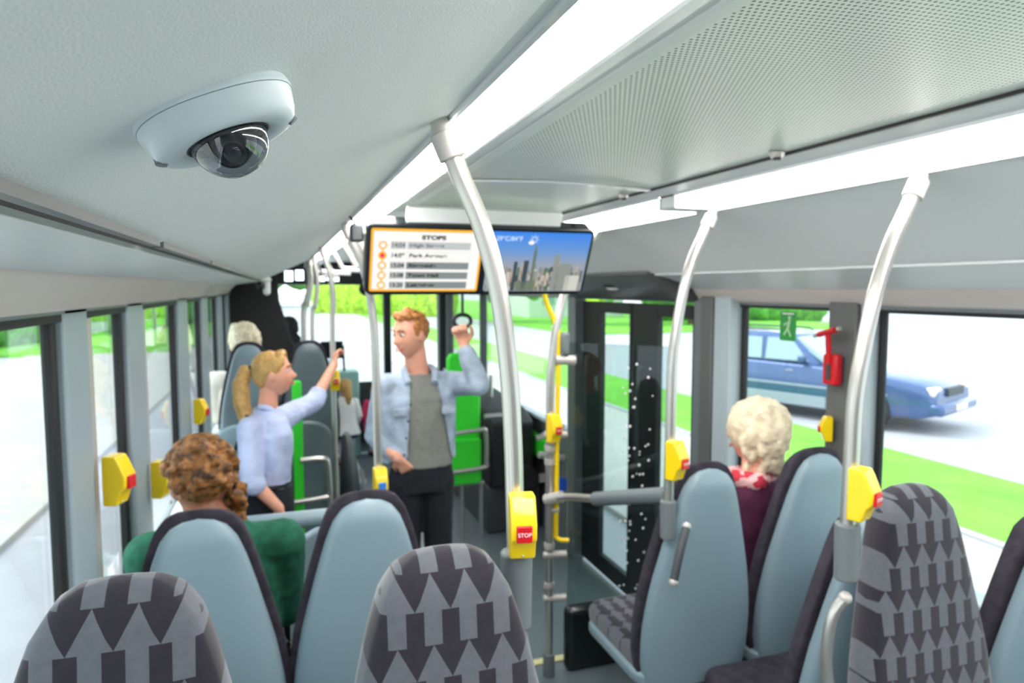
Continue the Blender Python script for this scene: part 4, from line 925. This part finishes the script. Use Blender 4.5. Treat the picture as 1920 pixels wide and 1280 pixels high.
# ---- seated people
def seated(label, hip, cloth, skin, sc=1.0, headyaw=0.0, trousers='jeans', lean=0.0, headoff=(0, 0, 0), hairfn=None, arms=True, shw=.19, legs_z=0.0, garment='sweater'):
    og = (hip[0], hip[1], legs_z); t = thing('person', label, 'person', og); h = V(hip)
    ch = h + V((lean*.3, .0, .40))*sc; nk = h + V((lean*.5, -.0, .52))*sc
    hc = nk + V((lean*.3, .03, .16))*sc + V(headoff)
    H = hmat(hc, headyaw, 0); b = bmesh.new(); head_bm(b, H, .97*sc)
    limb(b, [hc-V((0, .02, .06)), nk-V((0, .01, .02))], [.05, .056])
    loft(b, [(h-V((0, 0, .06)), .15, .11, 0), (h+V((0, 0, .08)), .155, .11, 0), (h+V((0, 0, .22))*sc, .145, .10, 0), (ch-V((0, 0, .05)), .155, .10, 0), (ch+V((0, 0, .06)), .12, .075, 0), (nk, .06, .055, 0)])
    A = []
    for s in (-1, 1):
        S_ = ch + V((s*shw, 0, .03)); E_ = S_ + V((s*.005, .08, -.25))*sc; W_ = E_ + V((-s*.08, .20, -.02))*sc; A.append((S_, E_, W_))
        limb(b, [ch+V((0, 0, .03)), S_, E_, W_], [.055, .05, .04, .027]); hand_bm(b, W_, (-s*.3, 1, -.1), (0, 0, -1), curl=.4, sc=.85, thumb=s)
        K = h + V((s*.10, .37, .02)); F = V((K.x, K.y+.0, legs_z+.08)); limb(b, [h+V((s*.085, 0, -.02)), K, F], [.085, .058, .04])
        c = bmesh.new(); limb(c, [h+V((s*.085, 0, -.02)), K, F+V((0, 0, .04))], [.096, .07, .052]); blob('trouser_leg', c, trousers, t, voxel=.012, sm=2, origin=og)
    body_to(t, b, skin, og, .007); face_parts(t, H, og, .97*sc)
    c = bmesh.new(); loft(c, [(h-V((0, 0, .08)), .17, .13, 0), (h+V((0, 0, .08)), .175, .13, 0), (h+V((0, 0, .22))*sc, .165, .12, 0), (ch-V((0, 0, .05)), .175, .12, 0), (ch+V((0, 0, .06)), .14, .095, 0), (nk-V((0, 0, .01)), .075, .07, 0)])
    for S_, E_, W_ in A: limb(c, [ch+V((0, 0, .03)), S_, E_, W_-(W_-E_)*.1], [.065, .068, .056, .042])
    blob(garment, c, cloth, t, voxel=.009, sm=3, disp=folds(.008, 11), origin=og)
    shoes(t, [((h.x+s*.10, h.y+.37, legs_z), (0, 1, 0)) for s in (-1, 1)], 'black', og, .92)
    if hairfn: hairfn(t, H, og)
    return t
def hair_curly(t, H, og):
    R3 = H.to_3x3(); b = bmesh.new(); rnd = random.Random(5); hp = lambda x, y, z: H @ V((x, y, z))
    ell(b, hp(0, -.02, .04), (.088, .098, .090), R3)
    for i in range(150):
        a = rnd.uniform(0, 2*PI); e_ = rnd.uniform(-.35, 1.5); x, y, z = math.cos(a)*math.cos(e_), math.sin(a)*math.cos(e_), math.sin(e_)
        if y > .3 and z < .4: continue
        ell(b, hp(x*.095, -.02+y*.10, .04+z*.10), (.016, .016, .016), R3, sub=1)
    for i in range(26): ell(b, hp(.085+rnd.uniform(-.02, .03), -.02+rnd.uniform(-.04, .04), -.02-rnd.random()*.14), (.018, .018, .02), R3, sub=1)
    blob('hair', b, 'hair_brown', t, voxel=.005, sm=1, disp=folds(.007, 55, (1, 1, 1)), origin=og)
    for s in (-1, 1): c = bmesh.new(); ell(c, hp(s*.082, -.0, -.045)-V(og), (.006, .006, .007), sub=1); obj('earring', c, 'whitep', t)
def hair_bob(material, vol=1.0, long=.10):
    def f(t, H, og):
        R3 = H.to_3x3(); b = bmesh.new(); rnd = random.Random(9); hp = lambda x, y, z: H @ V((x, y, z))
        ell(b, hp(0, -.022, .03), (.090*vol, .098*vol, .096*vol), R3); ell(b, hp(0, -.05, -.03), (.082*vol, .062*vol, .075), R3)
        for i in range(70):
            a = rnd.uniform(PI*.95, 2.05*PI); z = rnd.uniform(-long, .10); r_ = (1-.25*abs(z)/.1)*vol
            ell(b, hp(.088*r_*math.cos(a), -.02+.09*r_*math.sin(a), z), (.020, .020, .032), R3, sub=1)
        blob('hair', b, material, t, voxel=.006, sm=2, disp=folds(.008, 30, (1, 1, .35)), origin=og)
    return f
p = seated('seated passenger with curly brown hair and dark green top, seen from behind', (-.975, 2.14, .765), 'green_wool', 'skin2', hairfn=hair_curly, shw=.178, legs_z=.22, headyaw=.15, headoff=(-.045, .0, -.06))
p = seated('seated passenger with fluffy pale blond hair and plum sweater beside the right window', (.90, 2.15, .72), 'plum', 'skin', hairfn=hair_bob('hair_pale', 1.22, .14), legs_z=.22, headyaw=.5, lean=.05)
b = bmesh.new(); limb(b, [(-.12, .04, .515+.72-.22), (0, -.06, .52+.72-.22), (.12, .02, .515+.72-.22), (.06, .10, .50+.72-.22), (-.06, .11, .5+.72-.22), (-.12, .04, .515+.72-.22)], [.034]*6)
def scarf():
    k = N('floral_scarf_cloth'); nz = k.n('TexVoronoi', _Scale=45.0); k.l(k.n('TexCoord').outputs['Object'], nz.inputs['Vector']); rp = k.n('ValToRGB'); e = rp.color_ramp.elements
    e[0].color = srgb((200, 50, 70)); e[1].color = srgb((60, 30, 50)); rp.color_ramp.elements.new(.5).color = srgb((240, 190, 190)); rp.color_ramp.interpolation = 'CONSTANT'
    k.l(nz.outputs['Color'], rp.inputs[0]); k.bsdf(rp.outputs[0], .8); return k.m
MT['scarf'] = scarf(); blob('scarf', b, 'scarf', p, voxel=.008, sm=2, disp=folds(.01, 20))
p = seated('seated passenger with short silver hair and cream coat near the driver partition', (-1.03, 5.0, .90), 'cream', 'skin', shw=.20, hairfn=hair_bob('hair_grey', 1.08, .05), legs_z=.38, headoff=(0, 0, .02), garment='coat')
b = bmesh.new(); tube(b, [(.07*math.cos(a*PI/8), .0+.065*math.sin(a*PI/8), 1.05) for a in range(16)], .022, closed=True, seg=8); obj('collar', b, 'ltblue', p)
p = seated('driver in black seen past the dark partition at the front', (-.72, 7.58, .86), 'black', 'skin', hairfn=hair_bob('black', 1.0, .03), legs_z=.25)
make_seat('bus_seat', 'driver seat in front of the dark partition', (-.72, 7.38), 0, .25, ztop=1.25, shell='black')

struct(tname(), B((-1.2, -.42, 7.2, 8.15, 0, .25)), 'darkgrey', bevel=.02)
# ---- children
def child(label, x, y, hgt, top, skirt, leg, shoe, hair, face):
    k = hgt/1.75; og = (x, y, 0); t = thing('person', label, 'person', og); b = bmesh.new()
    H = hmat((x, y, hgt-.105), face, 0); head_bm(b, H, .84); limb(b, [(x, y, hgt-.17), (x, y, hgt-.28)], [.032, .036])
    loft(b, [((x, y, .42*hgt), .10, .08, 0), ((x, y, .55*hgt), .095, .07, 0), ((x, y, .70*hgt), .11, .07, 0), ((x, y, .78*hgt), .05, .04, 0)])
    feet = []
    for s in (-1, 1):
        f = V((x+s*.055, y-s*.05, .04)); limb(b, [(x+s*.05, y, .44*hgt), (x+s*.055, y-s*.02, .24*hgt), f], [.05, .036, .026]); feet.append(((f.x, f.y, 0), (math.sin(-face), math.cos(face), 0)))
        S_ = V((x+s*.11, y, .73*hgt)); E_ = S_+V((s*.04, 0, -.15)); W_ = E_+V((-s*.01, .08, -.10)); limb(b, [S_, E_, W_], [.034, .028, .02]); hand_bm(b, W_, (0, .4, -1), (-s, 0, 0), curl=.5, sc=.6)
    body_to(t, b, 'skin', og, .006); face_parts(t, H, og, .84)
    c = bmesh.new(); loft(c, [((x, y, .37*hgt), .17, .13, 0), ((x, y, .5*hgt), .13, .10, 0), ((x, y, .6*hgt), .115, .09, 0), ((x, y, .72*hgt), .125, .085, 0), ((x, y, .79*hgt), .06, .05, 0)])
    for s in (-1, 1): S_ = V((x+s*.11, y, .73*hgt)); E_ = S_+V((s*.04, 0, -.15)); limb(c, [S_, E_, E_+V((-s*.01, .06, -.07))], [.046, .04, .034])
    blob('coat', c, top, t, voxel=.009, sm=2, disp=folds(.006, 14), origin=og)
    if skirt: c = bmesh.new(); loft(c, [((x, y, .335*hgt), .145, .12, 0), ((x, y, .40*hgt), .12, .10, 0)]); blob('skirt', c, skirt, t, voxel=.009, sm=1, origin=og)
    c = bmesh.new()
    for s in (-1, 1): limb(c, [(x+s*.05, y, .42*hgt), (x+s*.055, y-s*.02, .24*hgt), (x+s*.055, y-s*.05, .07)], [.056, .042, .032])
    blob('leggings', c, leg, t, voxel=.008, sm=2, origin=og)
    c = bmesh.new(); ell(c, H @ V((0, -.02, .025)), (.074, .082, .08)); limb(c, [H @ V((0, -.07, .02)), H @ V((0, -.09, -.08)), H @ V((0, -.08, -.16))], [.04, .04, .02]); blob('hair', c, hair, t, voxel=.007, sm=1, disp=folds(.006, 35), origin=og)
    shoes(t, feet, shoe, og, .65)
child('small child in a white coat and pale leggings walking in the aisle', -.16, 7.6, .98, 'whitep', 'navy', 'legging', 'redshoe', 'hair_blond', .4)
child('small child in pink farther up the aisle, half hidden by the man', .23, 7.95, .86, 'pink', None, 'legging', 'black', 'hair_blond', .2)

# ================================================================ OUTSIDE
G = -.35
def gnd(name, x0, x1, y0, y1, m, dz=0.0): struct(name, B((x0, x1, y0, y1, G-.1, G+dz)), m, smooth=False)
gnd('road', -150, 250, -100, 300, 'road', -.02)
gnd('sidewalk', 2.4, 5.2, -20, 120, 'pave', .04)
gnd('grass_verge', 5.2, 7.3, -6, 60, 'grass', .05)
gnd('left_pavement', -9, -3.2, -20, 27, 'pave', .04)
gnd('far_grass_left', -60, -4.2, 27, 140, 'grass', .06)
gnd('far_grass_right', 13, 33, 31, 140, 'grass', .06)
gnd('kerb', 5.12, 5.22, -6, 60, 'road', .07)
# parked / passing car
def car():
    t = thing('car', 'blue-grey estate car passing on the road outside the right windows', 'car')
    rear = V((8.256, 11.583, 0)); nose = V((9.578, 8.048, 0)); d = (nose-rear).normalized()
    og = rear - d*.0; ang = math.atan2(d.y, d.x)
    t.location = (rear.x, rear.y, G); t.rotation_euler = (0, 0, ang)     # local +x = forward, x=0 rear wheel
    def sec_loft(secs):
        bm = bmesh.new(); rings = []
        for x, pts in secs: rings.append([bm.verts.new((x, y, z)) for y, z in pts])
        n = len(rings[0])
        for A, Bv in zip(rings, rings[1:]):
            for k in range(n): bm.faces.new((A[k], A[(k+1) % n], Bv[(k+1) % n], Bv[k]))
        bm.faces.new(rings[0]); bm.faces.new(rings[-1][::-1]); return bm
    def bsec(w, zb, zt, r=.1): return [(-w*.94, zb), (-w, zb+.12), (-w, zt-r*1.6), (-w*.95, zt-r*.4), (-w*.80, zt), (w*.80, zt), (w*.95, zt-r*.4), (w, zt-r*1.6), (w, zb+.12), (w*.94, zb)]
    secs = [(-.88, bsec(.78, .35, .82)), (-.82, bsec(.85, .28, .95)), (-.6, bsec(.88, .22, 1.0)), (.3, bsec(.90, .2, 1.0)), (1.6, bsec(.90, .2, .98)), (2.2, bsec(.89, .2, .95)), (3.0, bsec(.87, .22, .88)), (3.45, bsec(.82, .24, .80)), (3.66, bsec(.72, .3, .68))]
    obj('body', sec_loft(secs), 'carpaint', t, bevel=.02, angle=30)
    def csec(w0, w1, z0, z1): return [(-w0, z0), (-w1, z1-.06), (-w1*.88, z1), (w1*.88, z1), (w1, z1-.06), (w0, z0)]
    cs = [(-.78, csec(.80, .66, .96, 1.02)), (-.62, csec(.82, .66, .98, 1.44)), (-.2, csec(.83, .67, .98, 1.48)), (.7, csec(.83, .68, .98, 1.50)), (1.2, csec(.83, .67, .97, 1.46)), (1.95, csec(.80, .66, .94, 1.02))]
    obj('cabin', sec_loft(cs), 'carpaint', t, bevel=.02, angle=30)
    for s in (-1, 1):
        for x0, x1, x2, x3 in ((-.55, -.05, -.12, -.5), (.03, .72, .66, .0), (.80, 1.62, 1.22, .77)):
            b = bmesh.new(); vs = []
            for yy in (s*.845, s*.80):
                vs.append([b.verts.new(p) for p in ((x0, yy, 1.01), (x1, yy, 1.01), (x2, yy-s*.125, 1.40), (x3, yy-s*.125, 1.40))])
            for A in vs: b.faces.new(A)
            for k in range(4): b.faces.new((vs[0][k], vs[0][(k+1) % 4], vs[1][(k+1) % 4], vs[1][k]))
            obj('side_window', b, 'carglass', t, smooth=False)
        obj('side_cladding', B((.35, 2.0, min(s*.88, s*.915), max(s*.88, s*.915), .22, .42), (.3, 3.0, min(s*.89, s*.91), max(s*.89, s*.91), .56, .60)), 'carlow', t, bevel=.01)
        obj('wing_mirror', B((1.5, 1.62, min(s*.86, s*1.0), max(s*.86, s*1.0), 1.0, 1.12)), 'carpaint', t, bevel=.03)
        for x in (.25, 1.25): obj('door_handle', B((x, x+.15, min(s*.89, s*.925), max(s*.89, s*.925), .82, .85)), 'carlow', t, bevel=.006)
        for x in (0, 2.72):
            wb_ = bmesh.new(); bmesh.ops.create_cone(wb_, cap_ends=True, segments=32, radius1=.32, radius2=.32, depth=.22, matrix=M.Translation((x, s*.80, .32)) @ M.Rotation(PI/2, 4, 'X')); wl = obj('wheel', wb_, 'tyre', t, bevel=.03)
            hb = bmesh.new(); bmesh.ops.create_cone(hb, cap_ends=True, segments=20, radius1=.2, radius2=.2, depth=.235, matrix=M.Translation((x, s*.80, .32)) @ M.Rotation(PI/2, 4, 'X')); obj('hubcap', hb, 'hub', wl, bevel=.01)
        obj('headlamp', B((3.45, 3.64, min(s*.45, s*.74), max(s*.45, s*.74), .60, .74)), 'lamp', t, bevel=.03)
    b = bmesh.new(); vs = [b.verts.new(p) for p in ((1.98, -.74, 1.0), (1.98, .74, 1.0), (1.30, .60, 1.42), (1.30, -.60, 1.42), (1.9, -.74, .96), (1.9, .74, .96), (1.2, .60, 1.4), (1.2, -.60, 1.4))]
    for f in ((0, 1, 2, 3), (4, 5, 6, 7), (0, 1, 5, 4), (2, 3, 7, 6), (1, 2, 6, 5), (0, 3, 7, 4)): b.faces.new([vs[i] for i in f])
    obj('windscreen', b, 'carglass', t, smooth=False)
    obj('bumper', B((3.5, 3.78, -.76, .76, .30, .50)), 'carpaint', t, bevel=.06); obj('grille', B((3.62, 3.70, -.34, .34, .58, .72)), 'darkgrey', t, bevel=.01)
    obj('number_plate', B((3.775, 3.79, -.24, .24, .36, .46)), 'lamp', t)
    for s in (-1, 1): obj('roof_rail', T([(-.5, s*.55, 1.5), (-.4, s*.55, 1.54), (.9, s*.55, 1.54), (1.0, s*.55, 1.5)], .018), 'darkgrey', t)
car()
# trees
def tree(loc, h, r, m, label, seed):
    t = thing('tree', label, 'tree', (loc[0], loc[1], G), group=None); rnd = random.Random(seed)
    obj('trunk', T([(0, 0, 0), (.1, 0, h*.3), (0, .1, h*.65)], lambda q: .28-.15*q, smooth=4, seg=10), 'bark', t)
    bm = bmesh.new()
    for i in range(26):
        a = rnd.uniform(0, 2*PI); rr_ = r*rnd.random()**.5; z = h*(.35+.6*rnd.random()); k = r*rnd.uniform(.28, .45)
        bmesh.ops.create_icosphere(bm, subdivisions=3, radius=k, matrix=M.Translation((rr_*math.cos(a), rr_*math.sin(a), z)))
    for v in bm.verts: v.co += V((noise.noise(v.co*2.1+V((seed, 0, 0))), noise.noise(v.co*2.3+V((0, seed, 0))), noise.noise(v.co*2.2)))*.35
    obj('crown', bm, m, t, angle=0)
tl = [((13, 44), 6, 2.6, 'leaf', 'dark green roadside tree seen through the windscreen, right side'), ((6.5, 72), 9, 4, 'leaf2', 'yellow-green tree seen above the road through the windscreen'),
      ((17.5, 39), 4.5, 1.8, 'leaf2', 'light green small tree right of the windscreen behind the man'), ((23.5, 37), 4.2, 2.6, 'leaf', 'bushy tree seen through the window left of the door pole'), ((28, 46), 4.8, 2.6, 'leaf', 'bushy green tree seen through the door glass'),
      ((-16, 32), 6, 2.8, 'leaf2', 'pale green tree outside the nearest left window'), ((-11, 46), 6, 2.6, 'leaf', 'tree outside the second left window'), ((-8.5, 60), 7, 2.8, 'leaf2', 'tree outside the third left window'), ((-2, 90), 10, 5, 'leaf', 'large dark tree closing the view over the road')]
for i, (lc, h, r_, m, lab) in enumerate(tl): tree(lc, h, r_, m, lab, i+1)
def hedge(x0, x1, y0, y1, h, label, m='leaf'):
    t = bmesh.new(); n = int(math.hypot(x1-x0, y1-y0)/1.2)
    for i in range(n):
        f = (i+.5)/n; cx, cy = (x0+(x1-x0)*f, y0+(y1-y0)*f)
        bmesh.ops.create_icosphere(t, subdivisions=3, radius=1, matrix=M.Translation((cx, cy, G+h*.4)) @ M.Diagonal((1.2, 1.2, h*.62, 1)))
    for v in t.verts: v.co += V((noise.noise(v.co*1.9), noise.noise(v.co*2.1+V((3, 0, 0))), noise.noise(v.co*2.2)))*.3
    tag(obj('hedge', t, m, angle=0), label, 'hedge')
hedge(-13.5, -4.6, 25, 58, 1.9, 'clipped green hedge outside the left windows')
hedge(2.5, 12, 66, 54, 3.6, 'tall yellow-green hedge closing the road beyond the windscreen', 'leaf2')
hedge(24, 35, 42, 39, 2.4, 'dark hedge beyond the far grass on the right')
t = thing('house', 'pale house beyond the grass, seen right of the man', 'house', (21, 52, G))
obj('wall', B((-4, 4, -3, 3, 0, 3.2)), 'housewall', t, smooth=False)
bm = bmesh.new(); prism(bm, [(-4.4, 3.2), (4.4, 3.2), (0, 5)], 'y', -3.3, 3.3); obj('roof', bm, 'roof', t, smooth=False)
for x in (-2.4, 0, 2.4): obj('window', B((x-.5, x+.5, -3.05, -2.95, 1.0, 2.3)), 'carglass', t, smooth=False)
